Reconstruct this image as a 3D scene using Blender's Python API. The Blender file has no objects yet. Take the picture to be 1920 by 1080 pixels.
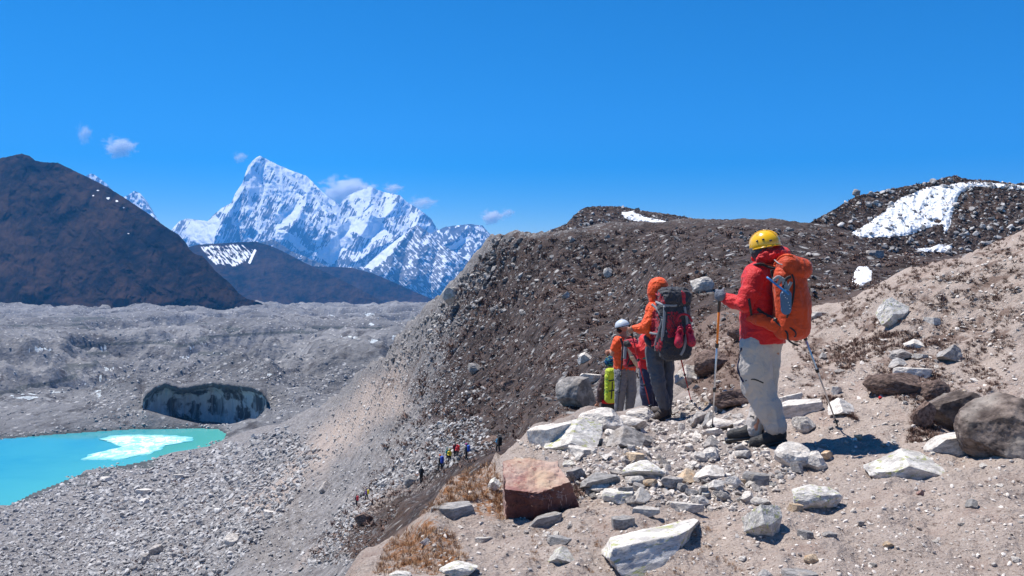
import bpy, math, random
import numpy as np
from mathutils import Vector, Matrix

# ------------------------------------------------------------------ camera, sky, sun, exposure
S = bpy.context.scene
COL = S.collection
F = 1507.0                 # focal length in pixels of a 1920 wide picture
HOR = 480.0                # the row of the true horizon
camd = bpy.data.cameras.new("camera")
cam = bpy.data.objects.new("camera", camd)
COL.objects.link(cam)
camd.sensor_width = 36.0
camd.lens = 36.0 * F / 1920.0
camd.shift_y = -(540.0 - HOR) / 1920.0
camd.clip_start = 0.1
camd.clip_end = 60000
cam.location = (0, 0, 0)
cam.rotation_euler = (math.radians(90), 0, 0)
S.camera = cam

SUN_EL, SUN_DIR = math.radians(65), Vector((-0.86, 0.46, 0)).normalized()
sunv = Vector((SUN_DIR.x * math.cos(SUN_EL), SUN_DIR.y * math.cos(SUN_EL), math.sin(SUN_EL)))
W = bpy.data.worlds.new("World"); S.world = W
W.use_nodes = True
wn, wl = W.node_tree.nodes, W.node_tree.links
wn.clear()
sky = wn.new("ShaderNodeTexSky"); sky.sky_type = 'NISHITA'; sky.sun_disc = False
sky.sun_elevation = SUN_EL
sky.sun_rotation = math.atan2(sunv.x, sunv.y)
sky.altitude = 5200; sky.air_density = 1.35; sky.dust_density = 0.05; sky.ozone_density = 4.0
hs = wn.new("ShaderNodeHueSaturation"); hs.inputs['Saturation'].default_value = 1.6
bg = wn.new("ShaderNodeBackground"); bg.inputs[1].default_value = 0.088
wo = wn.new("ShaderNodeOutputWorld")
wl.new(sky.outputs[0], hs.inputs['Color']); wl.new(hs.outputs[0], bg.inputs[0]); wl.new(bg.outputs[0], wo.inputs[0])
sd = bpy.data.lights.new("sun", 'SUN'); sd.energy = 5.0; sd.angle = math.radians(0.5); sd.color = (1.0, 0.955, 0.885)
so = bpy.data.objects.new("sun", sd); COL.objects.link(so)
so.rotation_euler = sunv.to_track_quat('Z', 'Y').to_euler()
S.view_settings.view_transform = 'Standard'
S.view_settings.look = 'None'
S.view_settings.exposure = 0.6
S.view_settings.gamma = 1.0
S.render.engine = 'CYCLES'
S.cycles.max_bounces = 12
S.cycles.diffuse_bounces = 3
S.cycles.glossy_bounces = 2
S.cycles.volume_bounces = 12
S.cycles.use_denoising = True

# ------------------------------------------------------------------ helpers: numbers
def vv(py): return (HOR - py) / F
def uu(px): return (px - 960.0) / F
def at(px, py, D): return np.array([uu(px) * D, D, vv(py) * D])

def pchip(x, y, q):
    x = np.asarray(x, float); y = np.asarray(y, float); q = np.asarray(q, float)
    h = np.diff(x); d = np.diff(y) / h
    m = np.zeros_like(y)
    for i in range(1, len(x) - 1):
        if d[i - 1] * d[i] > 0:
            w1, w2 = 2 * h[i] + h[i - 1], h[i] + 2 * h[i - 1]
            m[i] = (w1 + w2) / (w1 / d[i - 1] + w2 / d[i])
    m[0], m[-1] = d[0], d[-1]
    i = np.clip(np.searchsorted(x, q) - 1, 0, len(x) - 2)
    t = (np.clip(q, x[0], x[-1]) - x[i]) / h[i]
    t2, t3 = t * t, t * t * t
    return (2*t3-3*t2+1)*y[i] + (t3-2*t2+t)*h[i]*m[i] + (-2*t3+3*t2)*y[i+1] + (t3-t2)*h[i]*m[i+1]

def _hash(ix, iy, iz, seed):
    n = (ix.astype(np.int64) * 374761393 + iy.astype(np.int64) * 668265263 + iz * 2147483647 + seed * 974634777) & 0xffffffff
    n = ((n ^ (n >> 13)) * 1274126177) & 0xffffffff
    n = ((n ^ (n >> 16)) * 2246822519) & 0xffffffff
    return n ^ (n >> 15)

def perlin(x, y, seed=0):
    x0 = np.floor(x); y0 = np.floor(y); fx = x - x0; fy = y - y0
    u = fx*fx*fx*(fx*(fx*6-15)+10); v = fy*fy*fy*(fy*(fy*6-15)+10)
    def g(i, j):
        a = _hash(x0 + i, y0 + j, 0, seed).astype(np.float64) * (2 * math.pi / 4294967296.0)
        return np.cos(a) * (fx - i) + np.sin(a) * (fy - j)
    a, b, c, d = g(0, 0), g(1, 0), g(0, 1), g(1, 1)
    return (a + (b - a) * u + (c - a) * v + (a - b - c + d) * u * v) * 1.5

def fbm(x, y, oct=5, seed=0, gain=0.5, ridged=False):
    s = np.zeros(np.broadcast(x, y).shape); a = 1.0; t = 0
    for o in range(oct):
        n = perlin(x * 2**o + 17.3 * o, y * 2**o - 9.1 * o, seed + o)
        s += a * ((1 - 2 * np.abs(n)) if ridged else n); t += a; a *= gain
    return s / t

def noise3(p, seed=0):
    i0 = np.floor(p).astype(np.int64); f = p - i0
    w = f * f * (3 - 2 * f); out = np.zeros(p.shape[:-1])
    for i in (0, 1):
        for j in (0, 1):
            for k in (0, 1):
                h = _hash(i0[..., 0] + i, i0[..., 1] + j, (i0[..., 2] + k) * 1442695, seed) / 2147483648.0 - 1.0
                out += h * (w[..., 0] if i else 1 - w[..., 0]) * (w[..., 1] if j else 1 - w[..., 1]) * (w[..., 2] if k else 1 - w[..., 2])
    return out

def in_poly(px, py, poly):
    r = np.zeros(np.broadcast(px, py).shape, bool); n = len(poly)
    for i in range(n):
        x1, y1 = poly[i]; x2, y2 = poly[(i + 1) % n]
        c = ((y1 > py) != (y2 > py))
        if y1 != y2:
            c &= px < (x2 - x1) * (py - y1) / (y2 - y1) + x1
        r ^= c
    return r

def seg_dist(px, py, a, b):
    ax, ay = a; bx, by = b; dx, dy = bx - ax, by - ay
    t = np.clip(((px - ax) * dx + (py - ay) * dy) / (dx*dx + dy*dy + 1e-9), 0, 1)
    return np.hypot(px - ax - t * dx, py - ay - t * dy), t

def poly_dist(px, py, poly):          # signed: positive inside
    d = np.full(np.broadcast(px, py).shape, 1e9)
    for i in range(len(poly)):
        d = np.minimum(d, seg_dist(px, py, poly[i], poly[(i + 1) % len(poly)])[0])
    return np.where(in_poly(px, py, poly), d, -d)

def sstep(a, b, x):
    t = np.clip((x - a) / (b - a), 0, 1); return t * t * (3 - 2 * t)

# ------------------------------------------------------------------ helpers: meshes and tags
def tag(o, label=None, cat=None, group=None, kind=None):
    if label: o['label'] = label
    if cat: o['category'] = cat
    if group: o['group'] = group
    if kind: o['kind'] = kind
    return o

def mesh_np(name, V, faces, mat=None, smooth=True, attrs=None, parent=None):
    """faces: (n,3) or (n,4) int array"""
    me = bpy.data.meshes.new(name)
    V = np.ascontiguousarray(V, np.float32); faces = np.ascontiguousarray(faces, np.int32)
    n, k = faces.shape
    me.vertices.add(len(V)); me.vertices.foreach_set("co", V.ravel())
    me.loops.add(n * k); me.loops.foreach_set("vertex_index", faces.ravel())
    me.polygons.add(n)
    me.polygons.foreach_set("loop_start", np.arange(0, n * k, k, dtype=np.int32))
    me.polygons.foreach_set("loop_total", np.full(n, k, np.int32))
    me.polygons.foreach_set("use_smooth", np.full(n, bool(smooth)))
    for an, av in (attrs or {}).items():
        a = me.attributes.new(an, 'FLOAT', 'POINT'); a.data.foreach_set("value", np.ascontiguousarray(av, np.float32).ravel())
    me.update(calc_edges=True)
    me.validate()
    if mat: me.materials.append(mat)
    o = bpy.data.objects.new(name, me); COL.objects.link(o)
    if parent: o.parent = parent
    return o

def grid_faces(nx, ny, keep=None):
    """vertex index = i*ny + j ; counter-clockwise seen from above for i along x, j along depth"""
    i, j = np.meshgrid(np.arange(nx - 1), np.arange(ny - 1), indexing='ij')
    a = i * ny + j
    f = np.stack([a, a + ny, a + ny + 1, a + 1], -1).reshape(-1, 4)
    if keep is not None: f = f[keep.reshape(-1)]
    return f

# ------------------------------------------------------------------ helpers: materials
class NT:
    def __init__(s, name, rough=0.9, spec=0.3):
        s.m = bpy.data.materials.new(name); s.m.use_nodes = True
        s.n = s.m.node_tree.nodes; s.l = s.m.node_tree.links
        s.b = s.n['Principled BSDF']; s.out = s.n['Material Output']
        s.b.inputs['Roughness'].default_value = rough
        s.b.inputs['Specular IOR Level'].default_value = spec
        s.co = None
    def coord(s):
        if s.co is None: s.co = s.n.new("ShaderNodeTexCoord").outputs['Object']
        return s.co
    def wire(s, v, sock):
        if v is None: return
        if isinstance(v, (int, float)): sock.default_value = v
        elif isinstance(v, tuple): sock.default_value = v + (1,) if len(v) == 3 and sock.type == 'RGBA' else v
        else: s.l.new(v, sock)
    def noise(s, scale, detail=4, rough=0.55, dist=0, vec=None, out='Fac'):
        x = s.n.new("ShaderNodeTexNoise"); s.l.new(vec or s.coord(), x.inputs['Vector'])
        x.inputs['Scale'].default_value = scale; x.inputs['Detail'].default_value = detail
        x.inputs['Roughness'].default_value = rough; x.inputs['Distortion'].default_value = dist
        return x.outputs[out]
    def voro(s, scale, feat='F1', out='Distance', rnd=1.0, vec=None):
        x = s.n.new("ShaderNodeTexVoronoi"); x.feature = feat; s.l.new(vec or s.coord(), x.inputs['Vector'])
        x.inputs['Scale'].default_value = scale; x.inputs['Randomness'].default_value = rnd
        return x.outputs[out]
    def mapv(s, scale=(1, 1, 1), rot=(0, 0, 0), vec=None):
        x = s.n.new("ShaderNodeMapping"); s.l.new(vec or s.coord(), x.inputs['Vector'])
        x.inputs['Scale'].default_value = scale; x.inputs['Rotation'].default_value = rot
        return x.outputs[0]
    def ramp(s, v, *st, interp='LINEAR'):
        x = s.n.new("ShaderNodeValToRGB"); s.l.new(v, x.inputs[0]); e = x.color_ramp.elements
        x.color_ramp.interpolation = interp
        while len(e) < len(st): e.new(0.5)
        for q, (p, c) in zip(e, st):
            q.position = p; q.color = (c, c, c, 1) if isinstance(c, (int, float)) else c + (1,)
        return x.outputs[0]
    def step(s, v, a, b):
        x = s.n.new("ShaderNodeMapRange"); x.interpolation_type = 'SMOOTHSTEP'; s.l.new(v, x.inputs[0])
        x.inputs[1].default_value = a; x.inputs[2].default_value = b
        return x.outputs[0]
    def mix(s, f, a, b, mode='MIX'):
        x = s.n.new("ShaderNodeMix"); x.data_type = 'RGBA'; x.blend_type = mode
        s.wire(f, x.inputs[0]); s.wire(a, x.inputs[6]); s.wire(b, x.inputs[7])
        return x.outputs[2]
    def math(s, op, a, b=0.0, c=None):
        x = s.n.new("ShaderNodeMath"); x.operation = op
        s.wire(a, x.inputs[0]); s.wire(b, x.inputs[1])
        if c is not None: s.wire(c, x.inputs[2])
        return x.outputs[0]
    def attr(s, name):
        x = s.n.new("ShaderNodeAttribute"); x.attribute_name = name; return x.outputs['Fac']
    def island(s):
        return s.n.new("ShaderNodeNewGeometry").outputs['Random Per Island']
    def objrand(s):
        return s.n.new("ShaderNodeObjectInfo").outputs['Random']
    def normal_z(s):
        g = s.n.new("ShaderNodeNewGeometry"); x = s.n.new("ShaderNodeSeparateXYZ"); s.l.new(g.outputs['Normal'], x.inputs[0]); return x.outputs[2]
    def bump(s, h, strength=0.5, dist=0.05, nrm=None):
        x = s.n.new("ShaderNodeBump"); s.l.new(h, x.inputs['Height'])
        x.inputs['Strength'].default_value = strength; x.inputs['Distance'].default_value = dist
        if nrm is not None: s.l.new(nrm, x.inputs['Normal'])
        return x.outputs[0]
    def done(s, color, nrm=None, rough=None):
        s.wire(color, s.b.inputs['Base Color'])
        if nrm is not None: s.l.new(nrm, s.b.inputs['Normal'])
        if rough is not None: s.wire(rough, s.b.inputs['Roughness'])
        return s.m
# ------------------------------------------------------------------ materials of the land
def mat_ground():
    t = NT("ground_material", 0.95, 0.15)
    scrub, grey, rust = t.attr("scrub"), t.attr("grey"), t.attr("rust")
    near = t.attr("near")
    big = t.noise(0.09, 5, 0.6); mid = t.noise(0.9, 6, 0.65); fine = t.noise(9, 5, 0.65); vfine = t.noise(70, 4, 0.7)
    sand = t.mix(fine, (0.32, 0.26, 0.225), (0.58, 0.485, 0.425))
    sand = t.mix(t.step(vfine, 0.50, 0.66), sand, (0.20, 0.14, 0.115))
    sand = t.mix(t.math('MULTIPLY', t.step(t.noise(2.6, 6, 0.7), 0.50, 0.66), 0.5), sand, (0.31, 0.215, 0.18))
    gr = t.mix(t.step(mid, 0.3, 0.7), (0.10, 0.095, 0.10), (0.27, 0.26, 0.262))
    # broken stone, two grain sizes
    vf = t.voro(1.9); vc = t.voro(1.9, out='Color'); v2 = t.voro(0.62, out='Color'); v2d = t.voro(0.62)
    sepa = t.n.new("ShaderNodeSeparateColor"); t.l.new(vc, sepa.inputs[0])
    sepb = t.n.new("ShaderNodeSeparateColor"); t.l.new(v2, sepb.inputs[0])
    isst = t.math('MULTIPLY', t.step(sepa.outputs[0], 0.62, 0.70), t.step(vf, 0.42, 0.25))
    isst2 = t.math('MULTIPLY', t.step(sepb.outputs[1], 0.83, 0.88), t.step(v2d, 0.36, 0.2))
    stonecol = t.mix(sepa.outputs[2], (0.13, 0.125, 0.125), (0.42, 0.405, 0.395))
    gr = t.mix(t.math('MULTIPLY', isst, t.math('SUBTRACT', 1.0, near)), gr, stonecol)
    base = t.mix(grey, sand, gr)
    sc = t.mix(t.step(mid, 0.35, 0.68), (0.024, 0.018, 0.018), (0.098, 0.074, 0.068))
    sc = t.mix(t.math('MULTIPLY', t.step(big, 0.5, 0.66), t.math('MULTIPLY', t.step(fine, 0.45, 0.65), 0.5)), sc, (0.15, 0.075, 0.04))
    farstone = t.math('MULTIPLY', t.math('MAXIMUM', t.math('MULTIPLY', isst, t.step(big, 0.40, 0.62)), isst2), t.math('SUBTRACT', 1.0, near))
    sc = t.mix(farstone, sc, stonecol)
    sc = t.mix(t.math('MULTIPLY', near, 0.65), sc, t.mix(fine, (0.14, 0.09, 0.075), (0.34, 0.25, 0.205)))
    f = t.math('ADD', scrub, t.math('MULTIPLY', t.math('SUBTRACT', t.math('ADD', mid, t.noise(4.5, 5, 0.6)), 1.0), 1.3))
    col = t.mix(t.step(f, 0.38, 0.60), base, sc)
    f2 = t.math('ADD', rust, t.math('MULTIPLY', t.math('SUBTRACT', t.noise(14, 6, 0.7), 0.5), 2.0))
    col = t.mix(t.step(f2, 0.45, 0.75), col, t.mix(vfine, (0.16, 0.07, 0.03), (0.42, 0.20, 0.09)))
    h1 = t.bump(t.math('ADD', t.noise(22, 8, 0.75), t.math('MULTIPLY', t.voro(38), 0.35)), 0.9, 0.035)
    h2 = t.bump(t.math('ADD', t.noise(2.2, 8, 0.72), t.math('MULTIPLY', vf, -0.5)), 0.7, 0.30)
    mx = t.n.new("ShaderNodeMix"); mx.data_type = 'VECTOR'
    t.l.new(near, mx.inputs[0]); t.l.new(h2, mx.inputs[4]); t.l.new(h1, mx.inputs[5])
    return t.done(col, mx.outputs[1])

def mat_glacier():
    t = NT("rubble_ice_material", 0.95, 0.15)
    a = t.noise(0.012, 6, 0.62); b = t.noise(0.08, 7, 0.65); c = t.noise(0.55, 6, 0.7)
    col = t.mix(t.step(a, 0.35, 0.65), (0.165, 0.165, 0.175), (0.32, 0.315, 0.325))
    col = t.mix(t.step(b, 0.52, 0.66), col, (0.095, 0.09, 0.095))
    col = t.mix(t.step(c, 0.35, 0.7), t.mix(0.35, col, (0.09, 0.085, 0.085)), col)
    v = t.voro(0.33); vc = t.voro(0.33, out='Color')
    sp = t.n.new("ShaderNodeSeparateColor"); t.l.new(vc, sp.inputs[0])
    st = t.math('MULTIPLY', t.step(sp.outputs[0], 0.66, 0.72), t.step(v, 0.40, 0.22))
    col = t.mix(st, col, t.mix(sp.outputs[1], (0.22, 0.22, 0.225), (0.55, 0.54, 0.54)))
    ice = t.attr("ice")
    f = t.math('ADD', ice, t.math('MULTIPLY', t.math('SUBTRACT', b, 0.5), 1.4))
    col = t.mix(t.step(f, 0.5, 0.58), col, (0.62, 0.67, 0.70))
    g_ = t.n.new('ShaderNodeSeparateXYZ'); t.l.new(t.coord(), g_.inputs[0])
    col = t.mix(t.math('MULTIPLY', t.math('SUBTRACT', 1.0, t.step(g_.outputs[2], -69.6, -68.9)), t.step(g_.outputs[2], -72.0, -71.0)), col, t.mix(0.6, col, (0.06, 0.075, 0.075)))
    n = t.bump(t.math('ADD', t.noise(0.45, 9, 0.72), t.math('MULTIPLY', v, -0.35)), 0.9, 2.2)
    return t.done(col, n)

def mat_snowrock(name, rock1, rock2, nscale, tint=0.5, snowcol=(0.86, 0.88, 0.92), soft=0.08, bumpd=20):
    t = NT(name, 0.95, 0.05)
    a = t.noise(nscale, 8, 0.62); st = t.noise(nscale * 4.0, 6, 0.7, vec=t.mapv((1, 1, 0.35)))
    rock = t.mix(t.step(t.math('MULTIPLY_ADD', t.noise(nscale * 6, 7, 0.7, 0.5, vec=t.mapv((1, 1, 0.5), (0.2, 0.5, 0.3))), 0.5, t.math('MULTIPLY', a, 0.5)), 0.40, 0.62), rock1, rock2)
    s = t.attr("snow")
    f = t.math('ADD', s, t.math('MULTIPLY', t.math('SUBTRACT', t.math('ADD', a, st), 1.0), tint))
    col = t.mix(t.step(f, 0.5 - soft, 0.5 + soft), rock, snowcol)
    n = t.bump(t.noise(nscale * 3, 9, 0.7), 0.8, bumpd)
    return t.done(col, n)

def mat_granite(name, lo, hi, dark=(0.05, 0.048, 0.05), warm=(0.45, 0.33, 0.22), scale=1.0, lichen=0.0, warmth=0.25, bump=0.012):
    t = NT(name, 0.82, 0.3)
    r = t.objrand() if scale > 0 else t.island(); scale = abs(scale)
    off = t.n.new("ShaderNodeVectorMath"); off.operation = 'ADD'
    cmb = t.n.new("ShaderNodeCombineXYZ")
    rr = t.math('MULTIPLY', r, 37.0)
    for i in range(3): t.l.new(rr, cmb.inputs[i])
    t.l.new(t.coord(), off.inputs[0]); t.l.new(cmb.outputs[0], off.inputs[1]); t.co = off.outputs[0]
    a = t.noise(5 * scale, 7, 0.68); b = t.noise(26 * scale, 6, 0.75); c = t.noise(2.2 * scale, 4, 0.5)
    col = t.mix(t.step(a, 0.38, 0.62), lo, hi)
    col = t.mix(t.step(c, 0.52, 0.72), col, t.mix(warmth, col, warm))
    col = t.mix(t.math('MULTIPLY', t.step(b, 0.54, 0.66), 0.7), col, dark)
    col = t.mix(1.0, col, t.ramp(r, (0, 0.80), (1, 1.15)), 'MULTIPLY')
    if lichen:
        l = t.noise(7 * scale, 5, 0.7, vec=t.mapv((1, 1, 1), (0.3, 0.8, 0.2)))
        col = t.mix(t.math('MULTIPLY', t.step(l, 0.56, 0.62), lichen), col, (0.34, 0.36, 0.10))
    n = t.bump(t.math('ADD', t.noise(11 * scale, 9, 0.75), t.math('MULTIPLY', t.voro(6 * scale, 'DISTANCE_TO_EDGE'), 0.15)), 0.85, bump / scale if scale else bump)
    return t.done(col, n)

def mat_plain(name, c, rough=0.6, spec=0.4, metal=0.0, wr=0.0, wscale=18, var=0.12, coat=0.0):
    t = NT(name, rough, spec); t.b.inputs['Metallic'].default_value = metal
    if coat: t.b.inputs['Coat Weight'].default_value = coat
    f = t.noise(wscale * 0.6, 4, 0.6)
    k = 1 - var
    col = t.mix(f, tuple(x * k * (1 - var) for x in c), tuple(min(1, x * (1 + var)) for x in c))
    nrm = t.bump(t.math('ADD', t.noise(wscale, 3, 0.5, 1.2), t.math('MULTIPLY', t.noise(wscale * 12, 2, 0.5), 0.06)), wr, 0.02) if wr else None
    return t.done(col, nrm)

M = {}
M['ground'] = mat_ground()
M['glacier'] = mat_glacier()
M['snowpeak'] = mat_snowrock("snow_peak_material", (0.07, 0.075, 0.09), (0.20, 0.20, 0.215), 0.0020, 0.62, bumpd=24, soft=0.05)
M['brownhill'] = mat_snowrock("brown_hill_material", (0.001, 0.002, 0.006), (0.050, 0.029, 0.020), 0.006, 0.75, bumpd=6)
M['scrubhill'] = mat_snowrock("scrub_hill_material", (0.018, 0.013, 0.013), (0.085, 0.06, 0.053), 0.22, 0.3, bumpd=0.6)
M['granite'] = mat_granite("granite_material", (0.44, 0.405, 0.375), (0.78, 0.72, 0.655))
M['granite_dark'] = mat_granite("dark_granite_material", (0.20, 0.185, 0.18), (0.48, 0.44, 0.41))
M['granite_lichen'] = mat_granite("lichen_granite_material", (0.46, 0.43, 0.40), (0.80, 0.755, 0.70), lichen=0.75)
M['granite_ochre'] = mat_granite("ochre_granite_material", (0.42, 0.32, 0.23), (0.72, 0.55, 0.38), warm=(0.55, 0.26, 0.08), warmth=0.7)
M['slate'] = mat_granite("slate_material", (0.22, 0.21, 0.205), (0.43, 0.405, 0.39))
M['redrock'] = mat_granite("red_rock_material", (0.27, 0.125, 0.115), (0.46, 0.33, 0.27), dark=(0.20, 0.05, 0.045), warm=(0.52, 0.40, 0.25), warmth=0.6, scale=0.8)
M['shadedred'] = mat_granite("shaded_red_rock_material", (0.10, 0.035, 0.030), (0.22, 0.10, 0.075), dark=(0.03, 0.012, 0.012), warm=(0.16, 0.06, 0.04), scale=0.8)  # deep red rock, with the front's shade mixed into the colour
M['brownrock'] = mat_granite("brown_rock_material", (0.075, 0.055, 0.048), (0.24, 0.19, 0.165), dark=(0.03, 0.022, 0.02), warm=(0.42, 0.38, 0.34), warmth=0.6, scale=0.6)
M['stones'] = mat_granite("loose_stone_material", (0.36, 0.32, 0.29), (0.76, 0.69, 0.63), scale=-1.0, warmth=0.3)
M['stones_dark'] = mat_granite("slope_stone_material", (0.13, 0.12, 0.12), (0.40, 0.38, 0.37), scale=-0.12, warmth=0.2)
M['stones_far'] = mat_granite("far_stone_material", (0.22, 0.215, 0.22), (0.56, 0.54, 0.53), scale=-0.12, warmth=0.2)
def mat_snow():
    t = NT("snow_material", 0.65, 0.3); a = t.noise(0.35, 8, 0.7); b = t.noise(2.0, 6, 0.7)
    col = t.mix(t.step(b, 0.58, 0.72), (0.86, 0.87, 0.90), (0.58, 0.54, 0.52)); col = t.mix(t.step(a, 0.60, 0.66), col, (0.40, 0.35, 0.33))
    return t.done(col, t.bump(t.math('ADD', t.noise(0.8, 6, 0.7), t.math('MULTIPLY', t.voro(2.2), 0.4)), 0.8, 0.35))
M['snow'] = mat_snow()

def mat_water():
    t = NT("turquoise_water_material", 0.12, 0.5)
    n = t.noise(0.018, 5, 0.6, 0.6)
    col = t.mix(t.step(n, .35, .65), (0.006, 0.22, 0.35), (0.04, 0.31, 0.38))
    sx = t.n.new('ShaderNodeSeparateXYZ'); t.l.new(t.coord(), sx.inputs[0]); col = t.mix(t.step(sx.outputs[0], -190, -105), col, (0.085, 0.40, 0.36))
    return t.done(col, t.bump(t.noise(1.2, 4, 0.5, 0.4, vec=t.mapv((1, 2.2, 1))), 0.10, 0.05))
M['water'] = mat_water()

def mat_floe():
    t = NT("lake_ice_material", 0.5, 0.4)
    a = t.noise(0.22, 7, 0.7, 1.0); cr = t.voro(0.30, 'DISTANCE_TO_EDGE')
    col = t.mix(t.step(a, 0.42, 0.58), (0.22, 0.58, 0.62), (0.78, 0.86, 0.87)); col = t.mix(t.step(cr, 0.06, 0.015), col, (0.25, 0.58, 0.62))
    col = t.mix(t.step(t.math('ADD', t.attr('edge'), t.math('MULTIPLY', t.math('SUBTRACT', a, 0.5), 2.4)), 0.55, 0.95), col, (0.10, 0.45, 0.50))
    return t.done(col, t.bump(t.noise(0.9, 5, 0.6), 0.4, 0.2))
M['floe'] = mat_floe()

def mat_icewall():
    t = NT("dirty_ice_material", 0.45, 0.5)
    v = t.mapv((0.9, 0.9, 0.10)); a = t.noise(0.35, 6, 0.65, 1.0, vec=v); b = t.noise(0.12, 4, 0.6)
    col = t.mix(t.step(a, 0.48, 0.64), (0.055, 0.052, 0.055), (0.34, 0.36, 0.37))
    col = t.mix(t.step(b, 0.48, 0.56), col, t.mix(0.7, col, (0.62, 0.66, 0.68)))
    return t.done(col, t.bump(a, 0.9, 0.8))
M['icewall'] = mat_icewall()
# ------------------------------------------------------------------ near land: ledge, bowl and moraine slope
# every profile runs away from the camera: (distance, height); a height above 100 is a picture row instead
def P(*pairs): return [(d, z if z < 100 else vv(z) * d) for d, z in pairs]
COLS = [
 (-420, P((.6,-1.7),(2,-2.3),(4,-5.0),(12,-11),(30,-23),(60,-40),(105,-57),(135,-65),(160,-67),(190,-68.6),(221,-70.1),(260,-75),(420,-85))),
 (0,    P((.6,-1.65),(2,-2.0),(4,-4.4),(12,-10),(30,-21),(60,-38),(110,-56),(140,-64),(170,1060),(195,1000),(221,-70.1),(260,-75),(420,-85))),
 (160,  P((.6,-1.63),(2,-1.9),(4,-4.0),(12,-9),(30,-19),(60,-35),(110,-53),(145,-61),(175,1060),(215,965),(258,-70.1),(290,-75),(420,-85))),
 (300,  P((.6,-1.6),(2,-1.75),(4,-3.3),(12,-8),(30,-17),(60,-31),(110,-49),(145,1075),(185,1000),(230,925),(276,-70.1),(300,-75),(430,-85))),
 (450,  P((.6,-1.6),(2,-1.68),(4,-2.6),(12,-7.5),(30,-15),(60,-27),(105,1070),(160,975),(210,920),(255,868),(312,-69.0),(340,-75),(450,-85))),
 (600,  P((.6,-1.6),(2,-1.64),(3.7,-1.85),(12,1180),(30,1130),(60,1080),(125,985),(170,900),(210,835),(245,790),(275,770),(300,-72),(470,-85))),
 (690,  P((.6,-1.6),(2,-1.62),(4.2,1088),(12,1075),(30,1050),(66,990),(118,930),(145,850),(165,775),(180,725),(190,695),(215,-55),(480,-85))),
 (800,  P((.6,-1.6),(2,-1.61),(4.2,1075),(4.95,985),(12,986),(32,962),(86,887),(108,815),(126,720),(138,640),(146,597),(168,-40),(480,-85))),
 (860,  P((.6,-1.6),(2,-1.60),(4.2,1075),(5.7,925),(12,930),(32,905),(70,862),(98,780),(118,670),(130,590),(138,530),(160,-30),(480,-85))),
 (893,  P((.6,-1.6),(2,-1.60),(4.2,1076),(5.6,940),(10,905),(31,885),(64,850),(94,765),(114,665),(127,560),(135,492),(158,-26),(480,-85))),
 (926,  P((.6,-1.6),(2,-1.60),(4.2,1077),(5.5,948),(7.6,880),(30,872),(61,842),(91,750),(111,648),(124,535),(132,451),(156,-23),(480,-85))),
 (940,  P((.6,-1.6),(2,-1.60),(4.2,1078),(5.5,950),(6.7,872),(30,866),(60,838),(90,745),(110,640),(122,540),(130,448),(155,-22),(480,-85))),
 (1060, P((.6,-1.6),(2,-1.60),(4.2,1078),(5.6,925),(8.2,806),(16,812),(30,768),(62,720),(90,610),(108,520),(122,444),(150,-20),(480,-80))),
 (1130, P((.6,-1.6),(2,-1.60),(4.2,1078),(5.8,905),(9.3,784),(16,822),(28,782),(52,720),(84,620),(104,525),(120,440),(150,-16),(480,-70))),
 (1200, P((.6,-1.6),(2,-1.60),(4.2,1078),(6.2,880),(9.8,784),(14.5,792),(22,730),(44,655),(78,575),(100,500),(118,434),(150,-12),(480,-50))),
 (1260, P((.6,-1.6),(2,-1.60),(4.2,1078),(6.4,868),(10.0,784),(12.4,738),(19,650),(38,575),(72,518),(96,470),(116,428),(150,-8),(480,-40))),
 (1440, P((.6,-1.6),(2,-1.60),(4.2,1078),(6.75,832),(9.0,742),(11.5,668),(18,590),(36,540),(66,485),(90,447),(110,420),(140,-6),(480,-40))),
 (1550, P((.6,-1.6),(2,-1.60),(4.2,1078),(6.8,828),(8.8,735),(10.8,662),(13,594),(22,600),(50,530),(78,478),(102,428),(130,-5),(480,-40))),
 (1700, P((.6,-1.6),(2,-1.58),(4.2,1078),(6.6,826),(8.4,730),(10.2,632),(12,524),(20,555),(46,545),(72,516),(96,494),(125,-7),(480,-40))),
 (1830, P((.6,-1.6),(2,-1.56),(4.1,1078),(6.3,835),(8.0,742),(9.8,620),(12,480),(19,505),(42,515),(66,508),(90,500),(120,-7),(480,-40))),
 (1920, P((.6,-1.6),(2,-1.54),(4.0,1078),(6.0,838),(7.7,738),(9.5,600),(12,436),(19,455),(40,480),(62,480),(85,480),(115,-7),(480,-40))),
 (2340, P((.6,-1.5),(2,-1.40),(4.0,1000),(6.0,800),(7.7,660),(9.5,500),(12,330),(19,360),(40,400),(62,420),(85,430),(115,-7),(480,-40))),
]
NR = [14, 30, 90, 110, 110, 110, 100, 95, 90, 90, 80, 16, 8]
NR = NR[1:]      # rows inside each of the 12 intervals
STEP = 1.9
PX = np.arange(-420, 2340, STEP)
kx = [c[0] for c in COLS]
LD = np.stack([pchip(kx, [math.log(c[1][k][0]) for c in COLS], PX) for k in range(13)], 1)      # ln distance
ZV = np.stack([pchip(kx, [c[1][k][1] / c[1][k][0] for c in COLS], PX) for k in range(13)], 1)    # z/D
ZZ = ZV * np.exp(LD)
tq = []
for k, n in enumerate(NR): tq += list(k + np.arange(n) / n)
tq = np.array(tq + [12.0])
ks = np.arange(13.0)
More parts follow.
